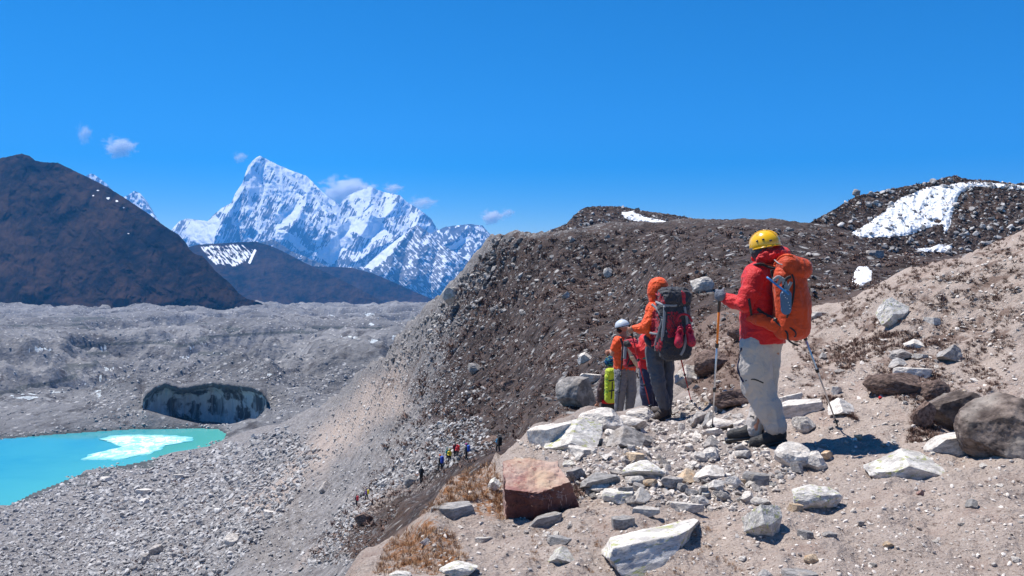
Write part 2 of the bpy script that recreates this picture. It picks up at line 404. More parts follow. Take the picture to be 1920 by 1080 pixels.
def rows_pchip(Y, q):                   # pchip along axis 1, vectorised over the columns
    x = ks; h = np.diff(x); d = np.diff(Y, axis=1) / h
    m = np.zeros_like(Y)
    p = d[:, :-1] * d[:, 1:] > 0
    with np.errstate(divide='ignore', invalid='ignore'):
        hm = 2 / (1 / d[:, :-1] + 1 / d[:, 1:])
    m[:, 1:-1] = np.where(p, hm, 0); m[:, 0] = d[:, 0]; m[:, -1] = d[:, -1]
    i = np.clip(np.searchsorted(x, q, side='right') - 1, 0, 11); t = q - x[i]; t2 = t*t; t3 = t2*t
    return (2*t3-3*t2+1)*Y[:, i] + (t3-2*t2+t)*m[:, i] + (-2*t3+3*t2)*Y[:, i+1] + (t3-t2)*m[:, i+1]
GD = np.exp(rows_pchip(LD, tq)); GZ = rows_pchip(ZZ, tq)
# soften along the columns a little so no profile shows
U = uu(PX)[:, None]
GX, GY = U * GD, GD
GPX = np.broadcast_to(PX[:, None], GD.shape)
GPY = HOR - F * GZ / GD
# relief: octaves that fit the viewing scale
lam = 32.0; rel = np.zeros_like(GD); sd_ = 11
ledge = sstep(14, 9, GD)
wx = GX + 3 * perlin(GX / 21, GY / 21, 5); wy = GY + 3 * perlin(GX / 21 + 9, GY / 21, 6)
gully = fbm((GX * 0.93 + GY * 0.36) / 7.0 + 0.6 * perlin(GX / 30, GY / 30, 8), (GY * 0.93 - GX * 0.36) / 3.0, 3, 40, ridged=True)   # ribs running down the slope
while lam > 0.03:
    w = sstep(0.55, 0.16, lam / GD) * sstep(0.0012, 0.004, lam / GD)
    n = perlin(GX / lam + 3.1, GY / lam + 7.7, sd_)
    n2 = 1 - 2 * np.abs(perlin(wx / lam, wy / lam, sd_ + 50))
    rel += w * lam * np.where(GD > 20, 0.060 * n + 0.026 * n2, (0.055 if lam > 0.5 else 0.095) * n + (0.020 if lam > 0.5 else 0.045) * n2)
    lam *= 0.53; sd_ += 1
scree_g = sstep(25, 60, GD) * sstep(1150, 900, GPX + 0.35 * (GPY - 600))
rel += 0.85 * gully * scree_g * sstep(290, 240, GD)
shore = sstep(-69.5, -60, GZ)
rel *= 0.25 + 0.75 * shore
GZ = GZ + rel
for fx, fy, fd, fr_ in [(1432, 837, 6.76, .38), (1414, 829, 6.93, .3), (1237, 789, 9.96, .5), (1163, 797, 13.8, .6), (1143, 833, 16.0, .7), (1214, 800, 12.05, .5)]:
    q_ = at(fx, fy, fd); w_ = np.exp(-(((GX - q_[0]) ** 2 + (GY - q_[1]) ** 2) / fr_ ** 2) ** 2)
    GZ = GZ * (1 - w_) + (q_[2] + 0.25 * np.clip(rel, -.03, .03)) * w_
# terrace steps of broken turf in the bowl and on the right-hand bank
GPYn = HOR - F * GZ / GD

def jit(px, py, amp=22, sc=60, seed=3):
    return px + amp * fbm(px / sc, py / sc, 4, seed), py + amp * fbm(px / sc + 31, py / sc, 4, seed + 9)
jx, jy = jit(GPX, GPYn)
def soft(poly, w=25): return sstep(-w, w, poly_dist(jx, jy, poly))
far = GD > 16
face = [(925, 440), (1000, 425), (1300, 400), (1800, 400), (1800, 545), (1560, 600), (1420, 660), (1290, 690), (1180, 690), (1050, 760), (960, 850), (840, 860), (780, 790), (800, 700), (830, 610), (880, 500)]
lowbank = [(700, 1075), (640, 1040), (560, 1010), (660, 960), (760, 900), (900, 850), (1000, 790), (1120, 740), (1130, 790), (1000, 830), (920, 880), (800, 990)]
scrub = np.where(far, 0.95 * soft(face, 60) + 0.75 * soft(lowbank, 14), 0.0)
left_brown = [(250, 880), (330, 880), (300, 960), (230, 1080), (160, 1080), (180, 930)]
scrub += np.where(GD > 90, 0.22 * soft(left_brown, 20), 0)
bank = [(1500, 600), (1560, 570), (1700, 500), (1920, 410), (1940, 640), (1800, 700), (1790, 800), (1720, 770), (1640, 700), (1560, 760), (1480, 740), (1480, 640)]
behind = [(1270, 700), (1300, 600), (1400, 560), (1420, 700), (1390, 770), (1310, 770)]
scrub += np.where(GD < 16, 0.42 * soft(bank, 45) + 0.62 * soft(behind, 20), 0)
grey = np.where(far, 0.92, 0.10 + 0.22 * fbm(GX / 0.9, GY / 0.9, 4, 210))
tanstrip = [(760, 660), (690, 720), (560, 850), (430, 960), (500, 960), (640, 850), (760, 760)]
tan2 = [(900, 870), (700, 930), (620, 1000), (560, 1060), (640, 1010), (760, 930)]
tan3 = [(1480, 440), (1560, 430), (1520, 470), (1380, 520), (1340, 560), (1300, 560), (1400, 490)]
grey = np.where(far, grey - 0.75 * soft(tanstrip, 25) - 0.6 * soft(tan2, 12) - 0.6 * soft(tan3, 10), grey)
rock_mid = [(960, 780), (1330, 700), (1440, 830), (1420, 920), (1250, 960), (1090, 900)]
grey += np.where(GD < 16, 0.30 * soft(rock_mid, 40), 0)
rust1 = [(720, 1010), (790, 960), (850, 990), (880, 1040), (860, 1080), (690, 1080)]
rust2 = [(930, 870), (860, 870), (780, 960), (850, 950), (930, 980), (960, 960)]
rust3 = [(1000, 1040), (1100, 960), (1320, 950), (1400, 1040), (1380, 1080), (1010, 1080)]
skirt = [(815, 560), (935, 448), (1010, 435), (930, 690), (880, 860), (800, 800), (760, 760), (700, 790), (690, 690), (760, 640)]
scrub = np.maximum(scrub, np.where(far, 0.58 * soft(skirt, 50) + 0.12 * fbm(GPX / 40, GPY / 25, 4, 222), 0))
scrub = scrub - 0.30 * gully * scree_g * (scrub > 0.05)
rust = np.where(GD < 14, 0.62 * soft(rust1, 30) + 0.55 * soft(rust2, 16) + 0.18 * soft(rust3, 40), 0)
nearm = sstep(26, 16, GD)
V = np.stack([GX, GY, GZ], -1).reshape(-1, 3)
ground = mesh_np("ground", V, grid_faces(*GD.shape), M['ground'], True,
    dict(scrub=np.clip(scrub, 0, 1).ravel(), grey=np.clip(grey, 0, 1).ravel(), rust=np.clip(rust, 0, 1).ravel(), near=nearm.ravel()))
tag(ground, 'dusty tan trail ledge and stony brown moraine slope dropping away to the lake', 'ground', kind='structure')

GVV = GZ / GD
def hit(px, py, dmin=1.5, dmax=320):
    """the first point of the near land seen through a picture position"""
    i = int(np.clip(round((px - PX[0]) / STEP), 0, len(PX) - 1)); v = vv(py)
    D, Z = GD[i], GVV[i]
    m = np.where((Z[:-1] < v) & (Z[1:] >= v) & (D[1:] > dmin) & (D[1:] < dmax))[0]
    if len(m) == 0: return None
    j = m[0]; f = (v - Z[j]) / (Z[j + 1] - Z[j] + 1e-12)
    d = D[j] + f * (D[j + 1] - D[j])
    return np.array([uu(px) * d, d, v * d])
def ground_z(x, y):
    px = 960 + F * x / y; i = np.clip(((px - PX[0]) / STEP), 0, len(PX) - 1.001); i0 = int(i); t = i - i0
    return (1 - t) * np.interp(y, GD[i0], GZ[i0]) + t * np.interp(y, GD[i0 + 1], GZ[i0 + 1])

# ------------------------------------------------------------------ glacier floor, lake, ice cave
LAKE_PX = [(-420, 1000), (0, 957), (60, 925), (160, 886), (250, 869), (330, 853), (395, 840), (420, 826), (424, 814), (408, 804), (350, 803), (280, 803), (200, 808), (100, 815), (0, 824), (-420, 850)]
LZ = -70.0
LAKE = [(uu(x) * LZ / vv(y), LZ / vv(y)) for x, y in LAKE_PX]
gpx = np.arange(-420, 1010, 2.2)
rws = np.concatenate([np.linspace(1250, 840, 90), np.linspace(838, 562, 400)])
bz = lambda D: np.interp(D, [100, 300, 345, 380, 600, 1000, 1600, 2500, 3400], [-73, -71, -62, -58, -73, -89, -116, -180, -252])
# distance rows spaced by picture row on the mean floor
Dt = np.concatenate([np.linspace(120, 326, 110), np.linspace(327, 380, 90), np.geomspace(382, 3400, 420)])
HD = np.broadcast_to(Dt[None, :], (len(gpx), len(Dt))).copy(); HX = uu(gpx)[:, None] * HD; HY = HD
ld = poly_dist(HX, HY, LAKE)                # + inside the lake
HZ = bz(HD)
m = np.zeros_like(HZ); lam = 150.0; s = 70
while lam > 1.5:
    a = 1 - 2 * np.abs(perlin(HX / lam, HY / lam * 0.9, s)); b = perlin(HX / lam + 4, HY / lam, s + 30)
    m += lam * (0.135 * (a - 0.4) + 0.13 * b) * sstep(1.6, 0.35, lam / HD * 2) * sstep(0.0008, 0.003, lam / HD)
    lam *= 0.5; s += 1
bank_ = sstep(0, -60, ld)
c_ = 7 + 16 * np.exp(-HD / 700); m = np.where(m > c_, c_ + 0.4 * (m - c_), np.maximum(m, -30)) + sstep(900, 1500, HD) * 16 * fbm(HX / 190, HY / 150, 4, 405, 0.5, True)
HZ = HZ + m * (0.10 + 0.90 * bank_) * sstep(300, 420, HD) + 0.12 * m * sstep(420, 300, HD)
HZ = np.where(ld > 0, np.minimum(HZ, -70.6 - 0.15 * ld), np.clip(HZ, -69.8 - np.maximum(0, -ld - 45), np.maximum(-69.5 - ld * 0.42, -69.8)) + (0.6 * np.clip(fbm(HX / 6, HY / 6, 4, 99), -.8, 1) * sstep(0, -8, ld)))
# the cave: a scooped recess with a steep back wall
HPX = np.broadcast_to(gpx[:, None], HD.shape)
cs = (HPX - 385) / 114.0
dwall = 352 - 17 * cs**2 + 2.0 * fbm(HPX / 40, HPX * 0, 3, 7)
incave = (np.abs(cs) < 1) & (HD < dwall)
cav_j = lambda x: 3.2 * fbm(x / 14, x * 0, 4, 401)
top_py = (cav_j(gpx) + np.interp(gpx, [265, 275, 290, 310, 340, 370, 400, 440, 470, 490, 505], [764, 748, 734, 726, 735, 728, 724, 729, 733, 742, 764]))[:, None]
topz = vv(top_py) * (dwall + 2)
dwall = dwall + 5.5
w = sstep(1.12, 0.98, np.abs(cs)) * sstep(0, 18, HD - dwall + 2) * sstep(90, 30, HD - dwall)
w2 = sstep(1.15, 1.0, np.abs(cs)) * (HD >= dwall) * sstep(40, 0, HD - dwall)
HZ = HZ * (1 - w2) + np.maximum(topz + (HD - dwall) * 0.10, topz) * w2
lipfront = np.interp(gpx, [270, 300, 340, 380, 440, 480, 500], [766, 776, 787, 797, 799, 790, 764])[:, None]
infl = sstep(1.15, 0.95, np.abs(cs)) * (HD < dwall) * sstep(322, 334, HD)
HZ = HZ * (1 - infl) + (vv(lipfront) * np.clip(HD, 330, 345)) * infl
ice = np.zeros_like(HZ)
HPY = HOR - F * HZ / HD
iw1 = fbm(HPX / 9, HPY / 4, 3, 301); iw2 = fbm(HPX / 14, HPY / 5, 3, 302)
for (x, y, rx, ry) in [(55, 385 + 270, 60, 3), (190, 655, 14, 6), (185, 740, 10, 8), (205, 690, 16, 5), (345, 670, 22, 4), (360, 650, 8, 3), (380, 643, 10, 3), (505, 702, 7, 3), (620, 590, 16, 4), (690, 590, 14, 4), (700, 608, 12, 3), (655, 632, 26, 3), (700, 640, 14, 3), (740, 632, 16, 3), (806, 588, 10, 2), (45, 745, 40, 5), (110, 735, 30, 4), (190, 710, 10, 3), (560, 658, 12, 3), (590, 700, 10, 3), (470, 640, 9, 2), (160, 720, 18, 3)]:
    ice = np.maximum(ice, 1.0 - 0.75 * np.hypot((HPX - x + 0.5 * rx * iw1) / rx, (HPY - y + 2.2 * ry * iw2) / ry))
V = np.stack([HX, HY, HZ], -1).reshape(-1, 3)
glacier = mesh_np("glacier", V, grid_faces(*HD.shape), M['glacier'], True, dict(ice=np.clip(ice, 0, 1).ravel()))
tag(glacier, 'grey rubble covered glacier with low mounds filling the valley floor', 'glacier', kind='structure')
HVV = HZ / HD
def hit_floor(px, py):
    i = int(np.clip(round((px - gpx[0]) / 2.2), 0, len(gpx) - 1)); v = vv(py)
    q = np.where((HVV[i][:-1] < v) & (HVV[i][1:] >= v))[0]
    if len(q) == 0: return None
    j = q[0]; d = HD[i][j + 1]
    return np.array([uu(px) * d, d, v * d])

wp = [(uu(x) * LZ / vv(y), LZ / vv(y)) for x, y in [(-700, 1100), (200, 960), (520, 860), (520, 800), (200, 796), (-700, 830)]]
lake = mesh_np("lake", np.array([(x, y, LZ) for x, y in wp]), np.array([[0, 1, 2, 5], [2, 3, 4, 5]]), M['water'])
tag(lake, 'bright turquoise meltwater lake below the ice cave', 'lake', kind='structure')

FLOE = [(150, 862), (168, 853), (200, 845), (230, 838), (215, 832), (188, 824), (205, 817), (260, 815), (330, 817), (368, 821), (355, 829), (318, 834), (300, 843), (270, 853), (225, 862), (185, 862)]
def thick_patch(name, outline, z, thick, mat, seed, sub=9, amp=2.6):
    pts = []
    for i in range(len(outline)):
        a, b = np.array(outline[i]), np.array(outline[(i + 1) % len(outline)])
        for k in range(sub): pts.append(a + (b - a) * k / sub)
    pts = np.array(pts); j = np.arange(len(pts)) * 0.37
    c = pts.mean(0)
    pts = pts + amp * np.stack([fbm(pts[:, 0] / 6, pts[:, 1] / 6, 3, seed), fbm(pts[:, 0] / 6 + 9, pts[:, 1] / 6, 3, seed)], -1)
    n = len(pts); rings = [1.0, 0.985, 0.7, 0.35]; V = []
    for q, r in enumerate(rings):
        p = c + (pts - c) * r
        zz = z - (thick if q == 0 else 0) + (0.12 * fbm(p[:, 0] / 3, p[:, 1] / 3, 3, seed) if q > 1 else 0) + thick * 0.2 * q
        V.append(np.column_stack([p, np.broadcast_to(zz, n)]))
    V = np.concatenate(V + [np.array([[c[0], c[1], z + thick * 0.7]])]); i = np.arange(n); i2 = (i + 1) % n
    fs = [np.stack([i + q * n, i2 + q * n, i2 + (q + 1) * n], -1) for q in range(3)] + [np.stack([i + q * n, i2 + (q + 1) * n, i + (q + 1) * n], -1) for q in range(3)]
    fs.append(np.stack([i + 3 * n, i2 + 3 * n, np.full(n, 4 * n)], -1))
    e_ = np.concatenate([np.full(n, 1.0), np.full(n, 0.9), np.full(n, 0.25), np.zeros(n), np.zeros(1)])
    return mesh_np(name, V, np.concatenate(fs), mat, False, dict(edge=e_))
fo = [(uu(x) * LZ / vv(y), LZ / vv(y)) for x, y in FLOE]
tag(thick_patch("ice_floe", fo, LZ + 0.12, 0.2, M['floe'], 4), 'white sheet of melting ice floating on the turquoise lake', 'ice floe')

# the ice wall of the cave, leaning out under its lip
ns, nt = 150, 40
sp = np.linspace(268, 500, ns)
tp = cav_j(sp) + np.interp(sp, [265, 275, 290, 310, 340, 370, 400, 440, 470, 490, 505], [764, 748, 734, 726, 735, 728, 724, 729, 733, 742, 764])
bp = np.interp(sp, [265, 300, 340, 380, 440, 480, 505], [768, 784, 796, 806, 808, 797, 768])
tt = np.linspace(0, 1, nt)[None, :]
dw = (352 - 17 * ((sp - 385) / 114.0)**2 + 2.0 * fbm(sp / 40, sp * 0, 3, 7))[:, None]
fl = fbm(sp[:, None] / 7, tt * 0.8, 4, 21)
WD = dw - 1.0 + 3.0 * np.sin(tt * math.pi) * (1 - ((sp[:, None] - 385) / 118)**2) - 4.0 * sstep(0.78, 1.0, tt) * (1 - ((sp[:, None] - 385) / 118)**2) + 0.9 * fl
zb = vv(bp[:, None]) * dw; zt = vv(tp[:, None] - 2) * (dw - 5.5)
WZ = zb + (zt - zb) * tt
WX = uu(sp)[:, None] * WD
# roof slab back onto the moraine so the lip has thickness
WD2 = np.concatenate([WD, WD[:, -1:] - 0.5, WD[:, -1:] + 1.0, WD[:, -1:] + 9], 1)
WX2 = uu(sp)[:, None] * WD2
WZ2 = np.concatenate([WZ, WZ[:, -1:] + 0.6, WZ[:, -1:] + 1.4, WZ[:, -1:] + 1.0], 1)
V = np.stack([WX2, WD2, WZ2], -1).reshape(-1, 3)
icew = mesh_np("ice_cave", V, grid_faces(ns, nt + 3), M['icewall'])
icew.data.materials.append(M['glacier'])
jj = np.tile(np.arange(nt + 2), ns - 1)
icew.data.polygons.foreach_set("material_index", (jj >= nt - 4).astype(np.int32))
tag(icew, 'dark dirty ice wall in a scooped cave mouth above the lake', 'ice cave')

# ------------------------------------------------------------------ mountains
def relief_mountain(name, sky, base, Dbase, slope, mat, step, ridges=(), cone=1.2, amp=14, wl=40, oct=6, seed=1, snowf=None, skyj=1.2, str_=(1.0, 0.5), rows=160, basej=0, warp=6, label='', cat='mountain'):
    x = np.arange(sky[0][0], sky[-1][0] + 0.1, step)
    sx = [p[0] for p in sky]; sy = np.interp(x, sx, [p[1] for p in sky])
    sy = sy + skyj * fbm(x / 9, x * 0, 4, seed + 77, 0.62) * 2
    by = np.interp(x, [p[0] for p in base], [p[1] for p in base])
    sy = np.minimum(sy, by - 0.5)
    t = np.linspace(0, 1, rows)[None, :]
    py = by[:, None] + (sy - by)[:, None] * t; pxx = np.broadcast_to(x[:, None], py.shape)
    pm = Dbase / F
    hd = (by[:, None] - py) * pm / math.tan(math.radians(slope))
    wx = pxx + warp * fbm(pxx / 30, py / 30, 3, seed + 5); wy = py + warp * fbm(pxx / 30 + 8, py / 30, 3, seed + 6)
    R = np.zeros_like(py)
    if ridges:
        best = np.full(py.shape, -1e9)
        for rd in ridges:
            for a, b in zip(rd[:-1], rd[1:]):
                d, tt = seg_dist(wx, wy, a[:2], b[:2]); A = a[2] + (b[2] - a[2]) * tt
                best = np.maximum(best, A - cone * d)
        R = np.maximum(best, -45 + 10 * fbm(pxx / 50, py / 50, 3, seed + 9))
    q = fbm(wx / wl * str_[0], wy / wl * str_[1], oct, seed, 0.52, True)
    R = R + amp * q + amp * 0.5 * fbm(wx / wl * 2, wy / wl * 2, oct, seed + 31)
    fade = sstep(0, 0.12, t)
    D = Dbase + hd - R * pm * (0.25 + 0.75 * fade)
    X = uu(pxx) * D; Z = vv(py) * D
    # back side
    Xb, Db, Zb = [X], [D], [Z]
    for k, (dd, dz) in enumerate([(0.25, 0.12), (0.9, 0.6), (1.6, 1.3)]):
        H = (by - sy) * pm
        D2 = D[:, -1] + H * dd + 5 * pm; Z2 = Z[:, -1] - H * dz - pm
        Xb.append((X[:, -1])[:, None]); Db.append(D2[:, None]); Zb.append(Z2[:, None])
    lowz = Z[:, :1] - (Dbase * 0.02 + 12)
    Xb.insert(0, X[:, :1]); Db.insert(0, D[:, :1] - 1); Zb.insert(0, lowz)
    X, D, Z = (np.concatenate(a, 1) for a in (Xb, Db, Zb))
    at_ = {}
    if snowf is not None:
        sn = snowf(pxx, py, R, q); at_['snow'] = np.concatenate([sn[:, :1], sn, sn[:, -1:], sn[:, -1:], sn[:, -1:]], 1).ravel()
    else: at_['snow'] = np.zeros(X.size)
    o = mesh_np(name, np.stack([X, D, Z], -1).reshape(-1, 3), grid_faces(*X.shape), mat, True, at_)
    tag(o, label, cat, kind='structure')
    return x, sy, by, pxx, py, D[:, 1:-3], o

def zp(L): return [(300 + a * 0.34375, 260 + b * 0.34375) for a, b in L]
def zr(L): return [(300 + a * 0.34375, 260 + b * 0.34375, c) for a, b, c in L]
def snowmask(polys, base, ns=0.5, scale=14, streak=None, seed=5, alt=0.0):
    def f(px, py, R, q):
        jx = px + 5 * fbm(px / 12, py / 12, 4, seed); jy = py + 5 * fbm(px / 12 + 5, py / 12, 4, seed + 3)
        s = np.full(px.shape, float(base)) + ns * fbm(px / scale, py / scale, 5, seed, 0.6)
        s = s + alt * (440 - py) / 150
        if streak:
            sx, sy, a, k = streak; c, sn = math.cos(a), math.sin(a)
            s = s + k * fbm((px * c + py * sn) / sx, (-px * sn + py * c) / sy, 4, seed + 20, 0.6)
        for p in polys: s = np.maximum(s, 1.05 * sstep(-1.6, 1.6, poly_dist(jx, jy, p)) + 0.3 * fbm(px / 7, py / 7, 3, seed + 1))
        return np.clip(s, 0, 1.2)
    return f

SKY1 = [(322, 430), (336, 415), (348, 410), (362, 411), (389, 415), (400, 403), (413, 392), (434, 380), (441, 363), (455, 342), (458, 332), (465, 312), (479, 296), (487, 292), (503, 300), (523, 310), (547, 320), (575, 330), (587, 342), (599, 355), (616, 370), (637, 384), (647, 370), (664, 361), (695, 350), (719, 360), (750, 366), (761, 377), (788, 394), (809, 411), (819, 428), (850, 470)]
polys1 = [zp([(650, 410), (790, 350), (720, 460), (640, 490), (720, 520), (780, 590), (840, 620), (760, 610), (700, 550), (625, 520)]),
    zp([(870, 430), (920, 430), (960, 480), (1040, 450), (1120, 440), (1040, 520), (1060, 560), (1000, 620), (940, 690), (850, 640), (900, 590), (960, 520), (900, 470)]),
    zp([(120, 510), (170, 450), (270, 445), (300, 410), (325, 450), (290, 570), (200, 575)]),
    zp([(560, 110), (700, 150), (840, 220), (820, 275), (700, 215), (620, 160)]),
    zp([(1030, 300), (1150, 258), (1280, 310), (1200, 325), (1120, 320), (1040, 325)]),
    zp([(470, 190), (500, 140), (560, 250), (560, 310), (480, 280)]),
    zp([(1000, 470), (1110, 440), (1180, 400), (1250, 520), (1160, 560), (1060, 510)]),
    zp([(1040, 340), (1130, 420), (1100, 420), (1040, 370)]), zp([(1270, 320), (1240, 420), (1220, 410), (1245, 330)]), zp([(840, 260), (980, 370), (1000, 480), (900, 330)])]
ridges1 = [zr([(545, 93, 6), (460, 210, 26), (450, 290, 36), (400, 370, 40), (330, 480, 50), (290, 570, 56)]), zr([(450, 290, 36), (470, 420, 42), (560, 560, 52)]),
    zr([(590, 115, 6), (640, 250, 20), (680, 360, 24), (640, 420, 20)]), zr([(720, 180, 0), (800, 300, 10), (790, 380, 24), (730, 470, 38), (700, 520, 40)]), zr([(790, 380, 24), (850, 480, 38), (900, 560, 36)]),
    zr([(850, 260, 0), (930, 360, 14), (990, 470, 22)]), zr([(1150, 262, 0), (1140, 360, 14), (1100, 420, 14)]), zr([(1300, 310, 0), (1270, 400, 20), (1230, 430, 26), (1160, 420, 30), (1080, 560, 36)]), zr([(1230, 430, 26), (1300, 530, 38), (1180, 600, 40), (1040, 680, 36)]), zr([(1420, 390, 4), (1400, 480, 24)])]
relief_mountain("snow_mountain", SKY1, [(322, 500), (560, 520), (960, 560)], 8200, 50, M['snowpeak'], 0.9, ridges1, 1.15, 7, 26, 6, 3,
    snowmask(polys1, 0.50, 0.56, 19, (3, 22, 0.45, 0.7), 5, alt=0.16), 0.7, (1, .55), 230, warp=7, label='pale snow covered twin peaks with hazy blue rock faces')
SKY2 = zp([(1440, 560), (1490, 510), (1560, 480), (1690, 465), (1760, 475), (1800, 520), (1830, 560), (1900, 600), (2000, 700)])
relief_mountain("snow_ridge", SKY2, [(780, 570), (1010, 570)], 7600, 45, M['snowpeak'], 0.9, [zr([(1690, 465, 4), (1600, 560, 22), (1500, 600, 20)]), zr([(1690, 465, 4), (1720, 600, 26), (1660, 700, 30)])], 1.1, 7, 22, 6, 13,
    snowmask([zp([(1560, 590), (1690, 530), (1700, 545), (1600, 610)]), zp([(1600, 640), (1760, 650), (1720, 690), (1640, 660)])], 0.43, 0.6, 9, (3, 14, -0.55, 0.5), 15), 0.8, (1, .6), 150, label='snow streaked rocky ridge at the right of the twin peaks')
SKY3 = zp([(880, 760), (1000, 700), (1110, 700), (1230, 600), (1300, 545), (1380, 480), (1400, 470), (1450, 500), (1540, 580), (1620, 625), (1700, 680), (1760, 740), (1900, 860)])
relief_mountain("rock_peak", SKY3, [(600, 575), (960, 575)], 6300, 42, M['snowpeak'], 0.9, [zr([(1395, 470, 8), (1290, 600, 26), (1240, 720, 34)]), zr([(1395, 470, 8), (1420, 600, 34), (1400, 740, 46)]), zr([(1540, 580, 4), (1560, 680, 28), (1540, 780, 36)])], 1.1, 7, 20, 6, 23,
    snowmask([zp([(1110, 705), (1230, 590), (1380, 485), (1310, 560), (1250, 640), (1160, 715)])], 0.36, 0.55, 9, (2.6, 20, -0.75, 0.75), 25), 0.8, (1, .7), 150, label='dark triangular rock peak with thin diagonal snow streaks')
SKY4 = zp([(480, 640), (560, 562), (620, 550), (720, 615), (800, 648), (900, 690), (980, 740), (1100, 800)])
relief_mountain("rock_spur", SKY4, [(440, 560), (700, 575)], 5600, 40, M['snowpeak'], 1.0, (), 1, 10, 16, 6, 33, snowmask([], 0.30, 0.55, 8, (3, 12, 0.9, 0.5), 35), 0.8, rows=80, label='low dark spur with patchy snow under the twin peaks')
relief_mountain("far_peak", [(150, 345), (162, 329), (172, 325), (185, 333), (200, 345), (225, 372), (240, 366), (252, 358), (262, 362), (272, 378), (284, 398), (300, 420)], [(150, 470), (300, 470)], 9000, 45, M['snowpeak'], 1.0, (), 1, 7, 14, 5, 43, snowmask([], 0.5, 0.5, 7, None, 45), 0.6, rows=70, label='small snowy peaks behind the shoulder of the dark mountain')
SKYB2 = [(520, 520), (575, 499), (620, 500), (660, 502), (700, 513), (740, 530), (780, 548), (828, 568), (860, 580)]
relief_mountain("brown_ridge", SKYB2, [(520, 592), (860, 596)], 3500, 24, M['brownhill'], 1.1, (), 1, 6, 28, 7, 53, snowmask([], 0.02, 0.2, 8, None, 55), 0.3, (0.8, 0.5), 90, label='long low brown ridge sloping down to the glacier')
SKYB1 = [(330, 470), (369, 459), (420, 456), (455, 454), (480, 453), (505, 460), (530, 471), (570, 492), (620, 515), (680, 545), (730, 572)]
def snB1(px, py, R, q):
    s = snowmask([], 0.0, 0.2, 8, None, 65)(px, py, R, q)
    z = poly_dist(px, py, [(370, 460), (450, 456), (478, 465), (472, 490), (440, 502), (400, 498)])
    st = fbm((px * .7 + py * .75) / 16, (py * .7 - px * .75) / 2.6, 4, 66, .6)
    s = s + sstep(-3, 5, z) * (0.46 + 0.75 * st)
    return np.clip(np.maximum(s, 1.1 * (seg_dist(px, py, (478, 470), (468, 492))[0] < 2.2)), 0, 1.2)
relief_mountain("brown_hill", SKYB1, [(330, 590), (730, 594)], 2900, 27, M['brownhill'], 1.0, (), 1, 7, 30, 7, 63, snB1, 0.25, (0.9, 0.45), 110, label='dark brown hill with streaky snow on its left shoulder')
SKYL = [(-420, 345), (-200, 320), (-60, 303), (0, 297), (40, 288), (55, 292), (66, 301), (80, 304), (108, 305), (135, 318), (160, 330), (200, 350), (240, 375), (280, 402), (310, 425), (335, 440), (346, 460), (365, 476), (380, 480), (400, 505), (430, 530), (445, 548), (462, 560), (490, 568)]
def snL(px, py, R, q):
    s = np.zeros(px.shape); w1 = fbm(px / 4, py / 4, 3, 311); w2 = fbm(px / 5, py / 3, 3, 312)
    for x, y, r in [(183, 357, 2.6), (175, 367, 2.2), (203, 372, 3), (219, 377, 2.6), (232, 389, 2), (285, 402, 1.8), (240, 438, 2.4), (60, 380, 1.0)]:
        s = np.maximum(s, 1.05 - 0.62 * np.hypot(px - x + 2.5 * w1, (py - y) * 1.5 + 3.5 * w2) / r)
    return np.clip(s, 0, 1.2)
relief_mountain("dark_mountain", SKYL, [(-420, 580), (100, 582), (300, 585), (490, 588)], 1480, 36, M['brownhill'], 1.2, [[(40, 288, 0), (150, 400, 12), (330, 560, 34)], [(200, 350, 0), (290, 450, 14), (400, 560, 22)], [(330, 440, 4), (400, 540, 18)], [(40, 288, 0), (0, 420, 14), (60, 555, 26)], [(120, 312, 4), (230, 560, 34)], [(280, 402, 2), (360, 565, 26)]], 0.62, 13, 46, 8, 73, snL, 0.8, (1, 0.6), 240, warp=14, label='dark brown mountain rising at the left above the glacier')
RH_SKY = [(1380, 470), (1440, 452), (1510, 422), (1545, 403), (1580, 383), (1606, 367), (1640, 360), (1700, 349), (1740, 341), (1775, 332), (1790, 329), (1815, 336), (1860, 338), (1905, 345), (1925, 340), (1960, 330), (2340, 290)]
rh = relief_mountain("hill", RH_SKY, [(1380, 500), (1600, 560), (2340, 560)], 95, 30, M['scrubhill'], 1.5, [[(1510, 422, 4), (1600, 480, 12)]], 0.4, 9, 26, 8, 83, None, 1.6, (1, 0.8), 220, warp=8, label='dark scrubby hill at the right holding a large snowfield')
LH_SKY = [(960, 470), (1010, 441), (1040, 428), (1062, 420), (1075, 405), (1090, 392), (1100, 388), (1140, 386), (1170, 388), (1200, 394), (1260, 402), (1310, 411), (1360, 411), (1400, 416), (1440, 424), (1500, 424), (1560, 424)]
lh = relief_mountain("hill", LH_SKY, [(960, 500), (1560, 500)], 190, 28, M['scrubhill'], 1.5, (), 0.4, 7, 22, 8, 93, None, 1.3, (1, 0.8), 120, warp=8, label='rounded dark hilltop with a thin strip of snow')

